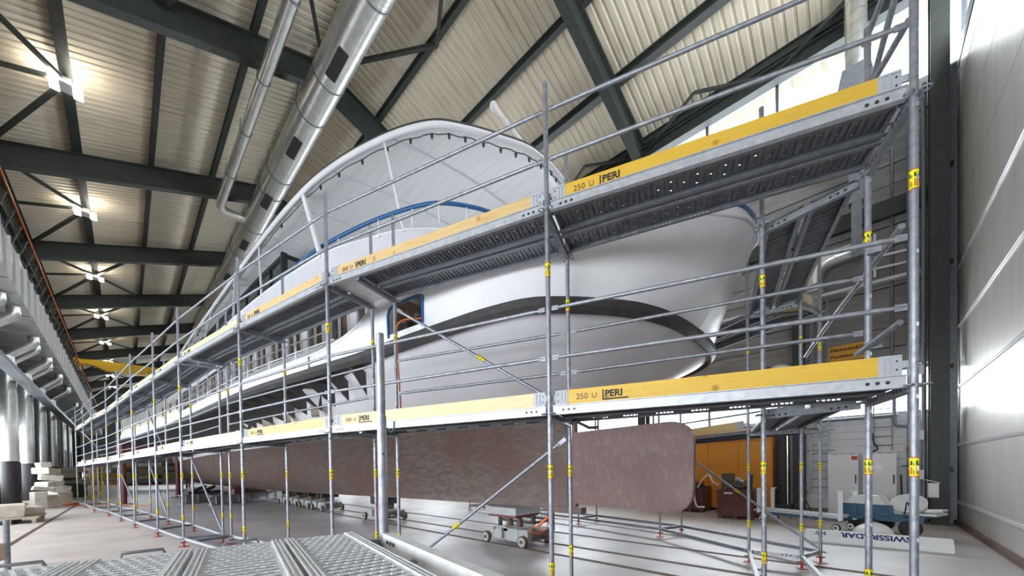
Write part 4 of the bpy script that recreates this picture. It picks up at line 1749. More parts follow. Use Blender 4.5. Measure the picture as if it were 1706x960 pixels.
def trolley(y0, y1, lab, jack=False):
    x0, x1 = 5.70, 6.56
    t = thing('rail_trolley', (6.1, (y0 + y1) / 2, 0), lab, 'trolley', 'steel trolleys on the rails under the keel')
    for y in (y0 + .02, y1 - .02):
        for x in (x0, x1):
            wheel(t, (x, y, .13), .125, .07, (1, 0, 0), rust, trol_g)
    b = MB()
    for x in (x0 + .10, x1 - .10):
        b.span((x - .05, y0 - .08, .12), (x + .05, y1 + .08, .36))
    b.span((x0 + .05, y0 + .22, .30), (x1 - .05, y1 - .22, .37))
    b.span((x0 + .04, y0 + .18, .10), (x0 + .06, y0 + .5, .36))
    b.span((x0 - .02, y0 + .62, .14), (x0 + .06, y0 + .82, .36))
    build('trolley_frame', b, trol_g, t)
    b = MB()
    for y in (y0 + .02, y1 - .02):
        b.tube((x0 - .05, y, .13), (x1 + .05, y, .13), .03, 10)
    for k in range(3):
        b.bar((x0 + .12, y0 - .1 - .03, .16 + k * .07), (x1 - .12, y0 - .1 - .03, .16 + k * .07), .05, .045)
    build('axle', b, rust, t)
    if jack:
        b = MB()
        for y in (y0 + .45, y0 + .75):
            b = MB()
            b.tube((6.1, y, .37), (6.1, y, .62), .055, 14)
            b.tube((6.1, y, .37), (6.1, y, .48), .075, 14)
            build('jack', b, rust, t)
        b = MB()
        b.span((5.75, y0 + .25, .60), (6.5, y0 + 1.1, .66))
        build('jack_plate', b, red_prop, t)
        b = MB()
        b.span((5.70, y0 + .2, .66), (6.5, y0 + 1.15, .82))
        build('timber_block', b, trol_g, t)
    else:
        b = MB()
        b.span((5.95, y0 + .35, .36), (6.35, y1 - .35, .55))
        build('timber_block', b, rust, t)
        b = MB()
        b.span((5.80, y0 + .25, .55), (6.5, y0 + .5, .80))
        b.span((5.80, y1 - .5, .55), (6.5, y1 - .25, .80))
        build('bearer', b, insul, t)
    return t


trolley(5.15, 6.3, 'nearest grey rail trolley carrying a jacked block under the stern', True)
trolley(11.35, 12.55, 'second grey rail trolley standing alone beneath the hull')
trolley(16.6, 17.8, 'third rail trolley, front one of the row of trolleys under the hull')
trolley(18.3, 19.5, 'fourth rail trolley, second of the row of trolleys under the hull')
trolley(20.0, 21.2, 'fifth rail trolley, third of the row of trolleys under the hull')
trolley(21.8, 23.0, 'sixth rail trolley, last of the row before the grey steel beam')
s = MB()
for dx in (0, .05):
    pts = [(6.05 + dx, 5.1, .40), (6.12 + dx, 4.85, .62), (6.06, 4.55, .84)]
    for a, c in zip(pts, pts[1:]):
        s.bar(a, c, .05, .006, (1, 0, 0))
s.path(catmull([(6.1, 5.2, .40), (6.2, 4.98, .32), (6.3, 4.95, .5), (6.15, 4.8, .66)], 5), .012, 6)
s.path(catmull([(6.0, 5.2, .38), (5.8, 5.05, .40), (5.9, 4.98, .30), (6.2, 4.95, .33)], 5), .012, 6)
t = build('ratchet_strap', s, strap_o)
tag(t, 'orange ratchet strap tying the nearest trolley to the keel', 'strap')
s = MB()
s.box((6.09, 4.74, .71), (.07, .05, .07))
build('buckle', s, blue, t)
# mesh crate behind the nearest trolley
t = thing('mesh_crate', (7.5, 6.7, 0), 'dark wire mesh pallet crate on the floor behind the nearest trolley', 'crate')
b = MB()
CX, CY = (7.15, 7.95), (6.1, 7.3)
for x in CX:
    for y in CY:
        b.span((x - .04, y - .04, 0), (x + .04, y + .04, .74))
for x in CX:
    for z in (.28, .72):
        b.span((x - .03, CY[0], z - .03), (x + .03, CY[1], z + .03))
for y in CY:
    for z in (.28, .72):
        b.span((CX[0], y - .03, z - .03), (CX[1], y + .03, z + .03))
build('crate_frame', b, insul, t)
b = MB()
for x in CX:
    for k in range(16):
        b.bar((x, CY[0] + .05 + k * .075, .28), (x, CY[0] + .05 + k * .075, .72), .010, .010)
    for k in range(6):
        b.bar((x, CY[0], .33 + k * .065), (x, CY[1], .33 + k * .065), .010, .010)
build('wire_mesh', b, rust, t)

# cradle beams
for lab, y, x0, x1, z in (('long grey steel I-beam with web stiffeners lying across under the hull', 24.7, 3.0, 7.9, 0), ('second grey steel I-beam under the hull behind the longer one', 27.2, 2.0, 6.6, .0)):
    t = thing('steel_beam', ((x0 + x1) / 2, y, z), lab, 'beam')
    b = MB()
    dd = V((.77, .64, 0)); nn = V((-.64, .77, 0)); Lb = (x1 - x0) / .77
    b.ibeam((x0, y, .27), (x0 + dd.x * Lb, y + dd.y * Lb, .27), .26, .5, .03, .02)
    build('beam_section', b, trol_g, t)
    k = .3
    while k < Lb:
        c = MB()
        c.box((x0 + dd.x * k, y + dd.y * k, .27), (.02, .24, .44), Matrix((dd, nn, V((0, 0, 1)))).transposed())
        build('stiffener', c, trol_g, t)
        k += .75
t = thing('cradle_block', (5.0, 25.6, .52), 'dark red steel cradle block resting on the grey beam under the hull', 'block')
b = MB()
b.prism([V((3.9, 25.45, 0)) + dd * u + V((0, 0, z)) for u, z in ((0, .52), (2.4, .52), (2.4, .80), (.7, .80), (.35, .92), (0, .80))], nn * -.35)
build('block_body', b, red_prop, t)
t = thing('cradle_block', (3.2, 28.0, .52), 'black timber and steel cradle block at the outer end of the second beam', 'block')
b = MB()
q = V((2.3, 27.45, 0))
b.bar(q + V((0, 0, .585)), q + dd * 2.2 + V((0, 0, .585)), .3, .13)
b.bar(q + dd * .3 + V((0, 0, .62)), q + dd * 1.2 + V((0, 0, .95)), .2, .12)
b.bar(q + dd * 1.0 + V((0, 0, .62)), q + dd * 1.8 + V((0, 0, .9)), .2, .12)
build('block_body', b, insul, t)
for k, (x, y) in enumerate(((-.1, 30.6), (2.6, 36.0))):
    t = thing('hull_prop', (x, y, 0), ('thick red-oxide steel prop standing inside the far end of the scaffold', 'red-oxide steel prop beneath the ship behind the first prop')[k], 'prop')
    b = MB()
    b.tube((x, y, .03), (x, y, 3.5), .13, 16)
    build('tube', b, red_prop, t)
    b = MB()
    b.span((x - .4, y - .3, 0), (x + .4, y + .3, .04))
    build('foot_plate', b, red_prop, t)
    b = MB()
    b.span((x - .3, y - .3, 3.5), (x + .5, y + .3, 3.55))
    build('head_plate', b, red_prop, t)
b = MB()
for y in (31.5, 34):
    b.ibeam((-.5, y, 3.25), (6, y, 3.25), .25, .4, .03, .02)
tag(build('support_beam', b, red_prop), 'dark red cross beams carrying the ship overhang amidships', 'beam')

# orange sheet metal store, black duct, pier
t = thing('orange_cabinet', (15.5, 4.3, 0), 'long orange sheet-metal cabinet along the right wall behind the scrap boxes', 'cabinet')
b = MB()
b.span((15.28, 2.25, .1), (15.95, 6.3, 2.86))
build('cabinet_body', b, orange, t)
for k in range(4):
    c = MB()
    c.span((15.25, 2.28 + k * 1.0, .2), (15.28, 3.26 + k * 1.0, 1.72))
    build('front_panel', c, orange, t)
    c = MB()
    c.span((15.25, 2.28 + k * 1.0, 1.74), (15.28, 3.26 + k * 1.0, 2.50))
    build('front_panel', c, orange, t)
c = MB()
c.span((15.20, 2.25, 2.56), (15.28, 6.3, 2.86))
build('top_rail', c, orange, t)
t = thing('flexible_duct', (15.3, 1.98, 0), 'black ribbed vertical duct with one silver strip standing by the orange cabinet', 'duct')
b = MB()
b.path([(15.3, 1.98, .35 + k * .05) for k in range(52)], [.20 + .008 * (k % 2) for k in range(52)], 18)
build('duct_tube', b, insul, t)
b = MB()
b.bar((15.14, 1.83, .35), (15.14, 1.83, 2.9), .03, .02, (1, 0, 0))
build('silver_strip', b, alu, t)
b = MB()
b.span((15.0, 1.7, 0), (15.6, 2.25, .35))
build('duct_base', b, insul, t)
b = MB()
b.span((15.75, 1.42, 0), (16.0, 1.76, 7.6))
build('trim_23', b, steel_g, kind='structure')


def scrap_box(x0, y0, lab):
    t = thing('scrap_box', (x0 + .45, y0 + .45, 0), lab, 'box')
    b = MB()
    for a, c in (((x0, y0), (x0 + .92, y0)), ((x0 + .92, y0), (x0 + .92, y0 + .95)), ((x0, y0 + .95), (x0 + .92, y0 + .95)), ((x0, y0), (x0, y0 + .95))):
        b.bar((*a, .52), (*c, .52), .03, .8)
        for k in range(6):
            b.bar((*a, .20 + k * .125), (*c, .20 + k * .125), .07, .06)
    b.span((x0, y0, .10), (x0 + .92, y0 + .95, .14))
    build('box_shell', b, box_red, t)
    for x in (x0 + .06, x0 + .86):
        for y in (y0 + .06, y0 + .47, y0 + .88):
            c = MB()
            c.span((x - .06, y - .07, 0), (x + .06, y + .07, .11))
            build('foot', c, box_red, t)
    return t


t = scrap_box(13.0, 2.42, 'dark red ribbed steel scrap box, the nearer one with a pale label plate')
c = MB()
c.span((12.955, 2.95, .78), (12.965, 3.18, .83))
build('label_plate', c, cab_w, t)
scrap_box(14.2, 4.15, 'dark red ribbed steel scrap box half hidden behind the rudder')
R_ = random.Random(4)


def scrap(name, b, m_, lab):
    tag(build(name, b, m_), lab, 'scrap metal')


b = MB(); b.bar((13.15, 3.1, .5), (13.2, 3.12, 1.42), .38, .03, (1, 0, 0)); scrap('steel_plate', b, rust, 'brown rusty plate standing upright in the nearer scrap box')
b = MB(); b.bar((13.1, 2.55, .5), (13.12, 2.5, 1.38), .14, .12, (1, 0, 0)); scrap('steel_channel', b, insul, 'black channel section upright at the right end of the nearer scrap box')
b = MB(); b.tube((13.3, 2.85, .8), (13.25, 2.8, 1.2), .13, 12, .1); b.tube((13.25, 2.8, 1.2), (13.2, 2.9, 1.25), .06, 10); scrap('pump_casing', b, trol_g, 'grey pump casing lying on top of the nearer scrap box')
b = MB(); b.path(catmull([(13.0, 3.2, .9), (12.95, 3.0, 1.05), (13.0, 2.7, 1.0), (13.1, 2.6, 1.2)], 4), .03, 8); scrap('bent_pipe', b, rust, 'bent brown pipe across the nearer scrap box')
for k, (x, y) in enumerate(((13.4, 3.0), (13.6, 2.7), (13.3, 2.65), (13.65, 3.15), (13.5, 2.9), (13.15, 2.9))):
    b = MB(); b.box((x, y, .78 + .03 * k), (.4, .3, .22), Matrix.Rotation(k * .8, 3, (.3, .5, 1))); tag(build('scrap_piece', b, [rust, insul][k % 2]), 'rusty piece of scrap heaped in the nearer scrap box', 'scrap metal', 'scrap in the nearer box')
b = MB(); b.tube((14.3, 5.0, .9), (14.25, 4.85, 1.15), .13, 14, .09); b.tube((14.2, 5.0, 1.0), (14.5, 4.8, 1.05), .07, 10); scrap('valve_body', b, trol_g, 'grey valve body on the scrap box behind the rudder')
b = MB(); b.path(catmull([(14.3, 4.95, .9), (14.2, 4.7, 1.4), (14.1, 4.9, 1.8), (14.05, 5.2, 1.95)], 5), .025, 8); scrap('bent_pipe', b, alu, 'thin shiny pipe arching out of the scrap box behind the rudder')
b = MB(); b.path(catmull([(14.1, 4.5, 1.1), (14.08, 4.45, .9), (14.12, 4.35, .25), (14.2, 4.1, .2)], 5), .04, 8); scrap('drain_pipe', b, alu, 'grey drain pipe hanging down the front of the scrap box behind the rudder')
b = MB(); b.box((14.35, 4.25, 1.08), (.1, .22, .09)); scrap('small_motor', b, tag_r, 'small red part on top of the scrap box behind the rudder')
b = MB(); b.path(catmull([(14.1, 4.3, .9), (14.0, 4.1, 1.2), (13.98, 3.9, 1.35), (13.95, 3.75, 1.1), (14.05, 3.6, 1.0)], 5), .025, 8); scrap('white_tube', b, plastic_w, 'white bent plastic tube between the two scrap boxes')
for k, (x, y) in enumerate(((14.5, 4.6), (14.7, 4.4), (14.4, 4.35), (14.6, 4.9), (14.8, 4.7))):
    b = MB(); b.box((x, y, .8 + .04 * k), (.38, .28, .2), Matrix.Rotation(k * .9, 3, (.2, .6, 1))); tag(build('scrap_piece', b, [insul, rust][k % 2]), 'dark piece of scrap heaped in the box behind the rudder', 'scrap metal', 'scrap in the box behind the rudder')

# caged wall ladder
t = thing('caged_ladder', (15.75, 1.05, .6), 'galvanised caged ladder fixed to the right wall left of the white cabinets', 'ladder')
b = MB()
for y in (.85, 1.27):
    b.bar((15.82, y, .7), (15.82, y, 7.0), .03, .06, (1, 0, 0))
build('ladder_rail', b, galv, t)
for k in range(22):
    c = MB()
    c.tube((15.82, .85, .9 + k * .28), (15.82, 1.27, .9 + k * .28), .014, 8)
    build('rung', c, galv, t)
for k in range(8):
    c = MB()
    z = 2.1 + k * .68
    c.path([(15.82 - .62 * math.sin(math.pi * q / 10), 1.06 + .36 * math.cos(math.pi * q / 10), z) for q in range(11)], .015, 6)
    build('cage_hoop', c, galv, t)
for q in (2, 4, 5, 6, 8):
    c = MB()
    p = (15.82 - .62 * math.sin(math.pi * q / 10), 1.06 + .36 * math.cos(math.pi * q / 10))
    c.bar((*p, 2.1), (*p, 6.9), .012, .03, (1, 0, 0))
    build('cage_bar', c, galv, t)

# white cabinets
for y0, y1, lab, red in ((.12, .84, 'tall white steel cabinet with small red label against the white brick wall', 1), (-.70, .02, 'white steel cabinet with paper notice, right of the red-labelled cabinet', 0)):
    t = thing('steel_cabinet', (15.6, (y0 + y1) / 2, 0), lab, 'cabinet')
    b = MB()
    b.span((15.62, y0, .05), (15.99, y1, 1.98))
    b.span((15.64, y0 + .02, 0), (15.97, y1 - .02, .05))
    build('cabinet_body', b, cab_w, t)
    d = MB()
    d.span((15.59, y0 + .01, .10), (15.615, y1 - .01, 1.93))
    dd = build('door', d, cab_w, t)
    h = MB()
    h.span((15.575, y0 + .05, 1.05), (15.592, y0 + .08, 1.30))
    for zz in (1.30, 1.2):
        h.tube((15.575, y0 + .065, zz), (15.56, y0 + .065, zz), .022, 10)
    build('handle', h, black, dd)
    if red:
        r = MB()
        r.span((15.58, y0 + .02, 1.78), (15.588, y0 + .16, 1.90))
        build('label_plate', r, tag_r, dd)
    else:
        r = MB()
        r.span((15.583, y0 + .3, 1.45), (15.589, y0 + .55, 1.68))
        n_ = build('paper_notice', r, plastic_w, dd)
        q = MB()
        for k in range(6):
            q.span((15.580, y0 + .33, 1.48 + k * .03), (15.583, y0 + .52 - .03 * (k % 2), 1.487 + k * .03))
        tag(build('print_lines', q, plastic_g, n_), kind='stuff') if False else None
    for k in range(3):
        r = MB()
        r.span((15.60, y0 + .08 + k * .2, 1.955), (15.621, y0 + .2 + k * .2, 1.965))
        build('vent_slot', r, black, t)
# ladder section hung above the cabinets
t = thing('ladder', (15.9, -.4, 2.1), 'short grey ladder section hung on the white wall above the cabinets', 'ladder')
for y in (-.62, -.22):
    c = MB()
    c.bar((15.93, y, 2.05), (15.93, y, 4.3), .03, .05, (1, 0, 0))
    build('ladder_rail', c, galvd, t)
for k in range(8):
    c = MB()
    c.tube((15.93, -.62, 2.2 + k * .28), (15.93, -.22, 2.2 + k * .28), .014, 8)
    build('rung', c, galvd, t)
b = MB()
b.path([(15.9, 6.0, 3.08), (15.9, -.72, 3.08)], .05, 10)
b.path(catmull([(15.88, -.66, 4.6), (15.88, -.66, 3.0), (15.88, -.70, 2.80), (15.88, -.85, 2.75), (15.88, -1.0, 2.75)], 4), .045, 10)
tag(build('wall_pipe', b, galvd), 'grey pipe run along the sill of the low right-hand windows', 'pipe')
b = MB()
b.path(catmull([(15.85, -.2, 2.6), (15.84, -.22, 2.3), (15.8, -.3, 2.1), (15.78, -.15, 2.0)], 5), .02, 8)
tag(build('black_cable', b, rubber), 'short black cable hanging from the ladder section over the cabinets', 'cable')
b = MB()
b.span((15.97, -.98, 1.55), (15.985, -.80, 1.60))
tag(build('wall_plate', b, blue), 'small blue plate on the white wall right of the cabinets', 'plate')
b = MB()
b.tube((15.75, -.83, .0), (15.97, -.80, 1.3), .022, 8)
tag(build('broom_handle', b, rust), 'brown wooden handle leaning on the white wall beside the cabinets', 'handle')
t = thing('plastic_box', (14.6, -1.35, .8), 'white open-topped box hung on the corner column', 'box')
b = MB()
b.span((14.45, -1.40, .75), (14.75, -1.22, 1.12))
build('box_body', b, plastic_w, t)
c = MB()
c.prism([(14.42, -1.42, 1.12), (14.78, -1.42, 1.12), (14.78, -1.18, 1.2), (14.42, -1.18, 1.2)], (0, 0, .02))
build('lid', c, plastic_w, t)

# tube cart
t = thing('tube_cart', (12.7, 1.2, 0), 'wheeled blue cart with upright galvanised end posts left of the blue trailer', 'cart')
A_, B_ = V((13.15, 2.15, 0)), V((12.25, .25, 0))
dv = (B_ - A_).normalized()
nv = V((-dv.y, dv.x, 0))
b = MB()
for s in (-.3, .3):
    b.bar(A_ + nv * s + V((0, 0, .27)), B_ + nv * s + V((0, 0, .27)), .04, .05)
for u in (.05, .5, .95):
    q = lerp(A_, B_, u)
    b.bar(q - nv * .32 + V((0, 0, .27)), q + nv * .32 + V((0, 0, .27)), .04, .05)
build('cart_frame', b, blue_c, t)
for u in (.06, .94):
    for s in (-.3, .3):
        q = lerp(A_, B_, u) + nv * s
        wheel(t, (q.x, q.y, .09), .09, .04, (nv.x, nv.y, 0), rubber, plastic_w, 'caster')
for u, s in ((.02, -.3), (.02, .3), (.98, -.3), (.98, .3)):
    q = lerp(A_, B_, u) + nv * s
    c = MB()
    c.bar(q + V((0, 0, .27)), q + V((0, 0, .98)), .09, .06, (1, 0, 0))
    c.bar(q + V((0, 0, .98)), q + V((0, 0, .98)) - dv * (.1 if u > .5 else -.1), .07, .03)
    build('end_post', c, galvl, t)
for k in range(7):
    b = MB()
    s = -.24 + .08 * k
    b.tube(A_ + nv * s + dv * (-.15 + .04 * (k % 3)) + V((0, 0, .33 + .04 * (k % 2))), B_ + nv * s - dv * .1 + V((0, 0, .33 + .04 * (k % 2))), .024, 10)
    tag(build('scaffold_tube', b, galvl), 'loose galvanised scaffold tube lying on the wheeled cart', 'tube', 'scaffold tubes on the cart')
# stand with tripod legs by the cart
b = MB()
q = V((14.3, 1.35, 0))
for a in (0, 2.1, 4.2):
    b.tube(q + V((0, 0, .75)), q + V((.35 * math.cos(a), .35 * math.sin(a), .0)), .018, 8)
b.tube(q + V((0, 0, .6)), q + V((0, 0, 1.0)), .03, 8)
b.tube(q + V((-.2, .1, .85)), q + V((.2, -.1, .8)), .02, 8)
tag(build('pipe_stand', b, rust), 'dark three-legged pipe stand behind the tube cart', 'stand')

# blue trailer with white parts
t = thing('trailer', (12.4, -.4, 0), 'flat blue hand trailer with black tyres loaded with white parts', 'trailer')
ta, tb = V((12.55, .42, 0)), V((12.0, -.95, 0))
dv = (tb - ta).normalized()
nv = V((-dv.y, dv.x, 0))
if nv.x > 0: nv = -nv
b = MB()
b.prism([ta + V((0, 0, .42)), tb + V((0, 0, .42)), tb - nv * .75 + V((0, 0, .42)), ta - nv * .75 + V((0, 0, .42))], (0, 0, .05))
b.bar(ta + V((0, 0, .38)), tb + V((0, 0, .38)), .05, .07)
build('bed', b, blue_c, t)
b = MB()
b.bar(ta + V((0, 0, .56)), lerp(ta, tb, .66) + V((0, 0, .56)), .03, .24)
for u in (.0, .2, .64):
    q = lerp(ta, tb, u) + nv * .02
    b.bar(q + V((0, 0, .43)), q + V((0, 0, .69)), .03, .05, (1, 0, 0))
build('side_board', b, blue_c, t)
b = MB()
b.bar(ta + V((0, 0, .33)) - dv * .12, tb + V((0, 0, .33)), .04, .04)
build('drawbar', b, blue_c, t)
for u, s in ((.38, -.02), (.38, -.7), (.85, -.02), (.12, -.4)):
    q = lerp(ta, tb, u) + nv * s
    wheel(t, (q.x, q.y, .19), .19, .09, (nv.x, nv.y, 0), rubber, black, 'tyre')
q = lerp(ta, tb, .30) - nv * .3
t = thing('white_housing', (q.x, q.y, .48), 'angular white plastic housing with sloping side on the blue trailer', 'housing')
b = MB()
o_ = q + V((0, 0, .48))
b.prism([o_ - dv * .22, o_ + dv * .50, o_ + dv * .28 + V((0, 0, .42)), o_ - dv * .18 + V((0, 0, .40)), o_ - dv * .40 + V((0, 0, .24))], nv * .3)
build('housing_shell', b, plastic_w, t)
c = MB()
ctr = o_ - dv * .1 + V((0, 0, .2)) + nv * .302
c.path([ctr + dv * .10 * math.cos(k * math.pi / 8) + V((0, 0, .10 * math.sin(k * math.pi / 8))) for k in range(16)], .006, 5, closed=True)
build('round_recess', c, cab_w, t)
q = lerp(ta, tb, .80) - nv * .15
t = thing('white_basin', (q.x, q.y, .6), 'oval white plastic bowl lying tilted on the blue trailer', 'bowl')
b = MB()
ax = (nv * .8 + V((0, 0, .45))).normalized()
s_, u_ = basis(ax)[1:]
ctr = q + V((0, 0, .74))
rows = []
for r, d in ((.02, -.24), (.14, -.23), (.2, -.14), (.235, 0), (.27, .01), (.26, -.03), (.225, -.18), (.15, -.26), (.02, -.27)):
    rows.append([ctr + (s_ * math.cos(k * math.pi / 12) * r * 1.15 + u_ * math.sin(k * math.pi / 12) * r * .85) + ax * d for k in range(25)])
b.grid(rows)
build('bowl_shell', b, plastic_w, t)
b = MB()
b.tube(ctr - ax * .238, ctr - ax * .225, .03, 12)
build('drain', b, black, t)
b = MB()
b.path([ctr + s_ * math.cos(k * math.pi / 12) * .26 * 1.15 + u_ * math.sin(k * math.pi / 12) * .26 * .85 + ax * .012 for k in range(24)], .014, 6, closed=True)
build('rim', b, cab_w, t)
b = MB()
p = ctr + ax * .03 - u_ * .02
b.path(catmull([p + ax * -.1, p + ax * .05, p + nv * .12 - V((0, 0, .16)), p + nv * .16 - V((0, 0, .27)), p + nv * .13 + dv * .12 - V((0, 0, .33))], 5), .014, 8)
tag(build('black_hose', b, rubber), 'short black hose hanging from the white bowl on the trailer', 'hose')
b = MB()
q = lerp(ta, tb, .72) - nv * .45
b.box(q + V((0, 0, .50)), (1.1, .6, .05), frame_rot(dv, nv))
b.box(q + V((.0, 0, .56)) + dv * .1, (1.0, .3, .04), frame_rot(dv + V((0, 0, .08)), nv))
tag(build('grey_board', b, cab_w), 'stack of flat grey-white boards under the bowl on the trailer', 'board')
b = MB()
q = lerp(ta, tb, .52) + nv * .32
rows = []
for i in range(9):
    th = math.pi / 2 * i / 8
    rows.append([(q.x + .30 * math.sin(th) * math.cos(a) * (1 + .12 * math.sin(3 * a)), q.y + .36 * math.sin(th) * math.sin(a) * (1 + .1 * math.sin(5 * a)), .30 * math.cos(th) * (1 + .15 * math.sin(2 * a + 1) * math.sin(th)) + .0) for a in [2 * math.pi * k / 20 for k in range(21)]])
b.grid(rows)
tag(build('plastic_sack', b, plastic_w), 'crumpled white plastic sack on the floor in front of the blue trailer', 'sack')

# white box beam with blue lettering
t = thing('box_beam', (10.2, 0, 0), 'long white hollow box beam on the floor with blue lettering upside down', 'beam')
ba, bb = V((10.32, .93, 0)), V((10.45, -1.18, 0))
dv = (bb - ba).normalized()
nv = V((-dv.y, dv.x, 0))
if nv.x > 0: nv = -nv
b = MB()
prof = ((.13, 0), (.13, .12), (.02, .24), (-.09, .24), (-.13, .2), (-.13, 0))
b.prism([ba + nv * p + V((0, 0, z)) for p, z in prof], bb - ba)
build('beam_shell', b, plastic_w, t)
tm = text_mesh('SWISSRADAR', .17, ink_b, bold=.005)
R = Matrix((-dv, -(-dv).cross(V((0, 0, 1))) * 1, V((0, 0, 1)))).transposed()
upv = (nv * .11 - V((0, 0, .12))).normalized()
R = frame_rot(-dv, upv)
nrm = (-dv).cross(upv).normalized()
inst('lettering', tm, bb - dv * .52 + nv * .02 + V((0, 0, .24)) + upv * .022 + nrm * .001, t, R)
R2_ = R
tm2 = text_mesh('N//', .13, ink_b, bold=.004)
inst('lettering', tm2, ba + dv * .34 + nv * .02 + V((0, 0, .24)) + upv * .03 + nrm * .001, t, R2_)

# load sign on the concrete wall
t = thing('load_sign', (15.97, .36, 5.0), 'orange load limit sign with black German lettering on the concrete wall', 'sign')
b = MB()
b.span((15.93, -.10, 4.98), (15.965, .83, 5.46))
build('sign_board', b, sign_o, t)
Rs = Matrix((V((0, -1, 0)), V((0, 0, 1)), V((-1, 0, 0)))).transposed()
for s, y, z in (('Flächenlast:', .78, 5.28), ('12t/4', .18, 5.28), ('Punktlast  :', .78, 5.07), ('2t/m', .14, 5.07)):
    inst('lettering', text_mesh(s, .145, ink, bold=.004), (15.928, y, z), t, Rs)

# services on the concrete wall
b = MB()
b.bar((15.85, -1.2, 7.12), (15.85, 9, 7.12), .22, .03)
for s in (-.11, .11):
    b.bar((15.85 + s, -1.2, 7.15), (15.85 + s, 9, 7.15), .015, .08)
tag(build('cable_tray', b, galvl), 'bright metal cable tray running along the concrete wall above the sign', 'tray')
b = MB()
b.bar((15.9, -1.3, 9.25), (15.9, 9, 9.25), .25, .5)
tag(build('service_channel', b, steel_g), 'dark horizontal steel channel along the upper concrete wall', 'channel')
t = thing('wall_duct', (15.6, .5, 7.4), 'shiny round duct bending down along the concrete wall behind the stern scaffold', 'duct')
b = MB()
b.path(catmull([(15.5, 1.15, 7.2), (15.5, 1.15, 7.75), (15.5, .95, 8.05), (15.5, .6, 8.15), (15.5, -.05, 8.2)], 5), .24, 18)
build('duct_tube', b, duct_m, t)
for y in (.15, .6):
    c = MB()
    c.tube((15.5, y, 8.17), (15.5, y + .05, 8.17), .255, 18)
    build('joint_band', c, duct_m, t)
t = thing('intake_duct', (15.2, .15, 9), 'wide vertical silver duct with sheet-metal hood high beside the corner', 'duct')
b = MB()
b.tube((15.2, .15, 13.3), (15.2, .15, 16.9), .25, 22)
for k in range(9):
    b.tube((15.2, .15, 13.5 + k * .35), (15.2, .15, 13.54 + k * .35), .26, 22, cap=False)
build('duct_tube', b, duct_m, t)
b = MB()
rows = []
for z, hx, hy in ((13.3, .30, .30), (12.6, .36, .42), (11.8, .36, .42), (11.2, .22, .22), (10.0, .16, .16), (9.4, .16, .16)):
    rows.append([(15.2 + hx * a, .15 + hy * c, z) for a, c in ((-1, -1), (1, -1), (1, 1), (-1, 1), (-1, -1))])
b.grid(rows, 0, False)
build('hood', b, galvd, t)
b = MB()
b.span((15.05, .02, 7.8), (15.30, .26, 9.4))
build('chute', b, galvd, t)
b = MB()
b.path([(15.93, -.62, 4.6), (15.93, -.62, 9.0)], .035, 8)
b.path([(15.93, -.62, 9.5), (15.93, -.62, 11.0), (15.93, -.3, 11.0)], .03, 8)
tag(build('conduit', b, galvd), 'single dark conduit running up the concrete wall right of the orange sign', 'pipe')
b = MB()
for z in (7.5, 7.85, 8.2):
    b.bar((15.8, -.95, z), (15.8, -.25, z + .05), .05, .06)
for y in (-.25, -.95):
    b.bar((15.8, y, 7.3), (15.8, y, 8.6), .06, .05, (1, 0, 0))
    b.bar((15.8, y, 8.5), (16.0, y, 8.5), .05, .05)
tag(build('bracket_frame', b, cab_w), 'small white metal bracket frame on the concrete wall above the tray', 'frame')
b = MB()
rows = [[(15.3 + .34 * math.sin(th) * math.cos(a), 2.05 + .42 * math.sin(th) * math.sin(a), 4.72 + .34 * math.cos(th)) for a in [2 * math.pi * k / 20 for k in range(21)]] for th in [math.pi * i / 10 for i in range(11)]]
b.grid(rows)
b.span((15.3, 2.0, 4.5), (15.99, 2.1, 4.6))
tag(build('vent_cap', b, alu), 'rounded shiny metal vent cap on the right wall seen over the yellow toeboard', 'vent')

# ---- left side: stones, bin, hose, pallet, barrier post
def block(c, s, rz, lab, grp=None, tilt=0):
    b = MB()
    rr = random.Random(int(c[0] * 100 + c[1] * 10 + c[2] * 7))
    rows = []
    hx, hy, hz = [q / 2 for q in s]
    pts = []
    for x in (-1, 1):
        for y in (-1, 1):
            for z in (-1, 1):
                pts.append(V((x * hx * rr.uniform(.82, 1), y * hy * rr.uniform(.82, 1), z * hz * rr.uniform(.9, 1))))
    M = Matrix.Rotation(rz, 3, 'Z') @ Matrix.Rotation(tilt, 3, 'Y')
    b.add([V(c) + M @ p for p in pts], [(0, 1, 3, 2), (4, 6, 7, 5), (0, 4, 5, 1), (2, 3, 7, 6), (0, 2, 6, 4), (1, 5, 7, 3)])
    o = build('stone_block', b, stone, None, lab, 'stone', grp)
    bv = o.modifiers.new('bevel', 'BEVEL')
    bv.width = .04
    bv.segments = 2


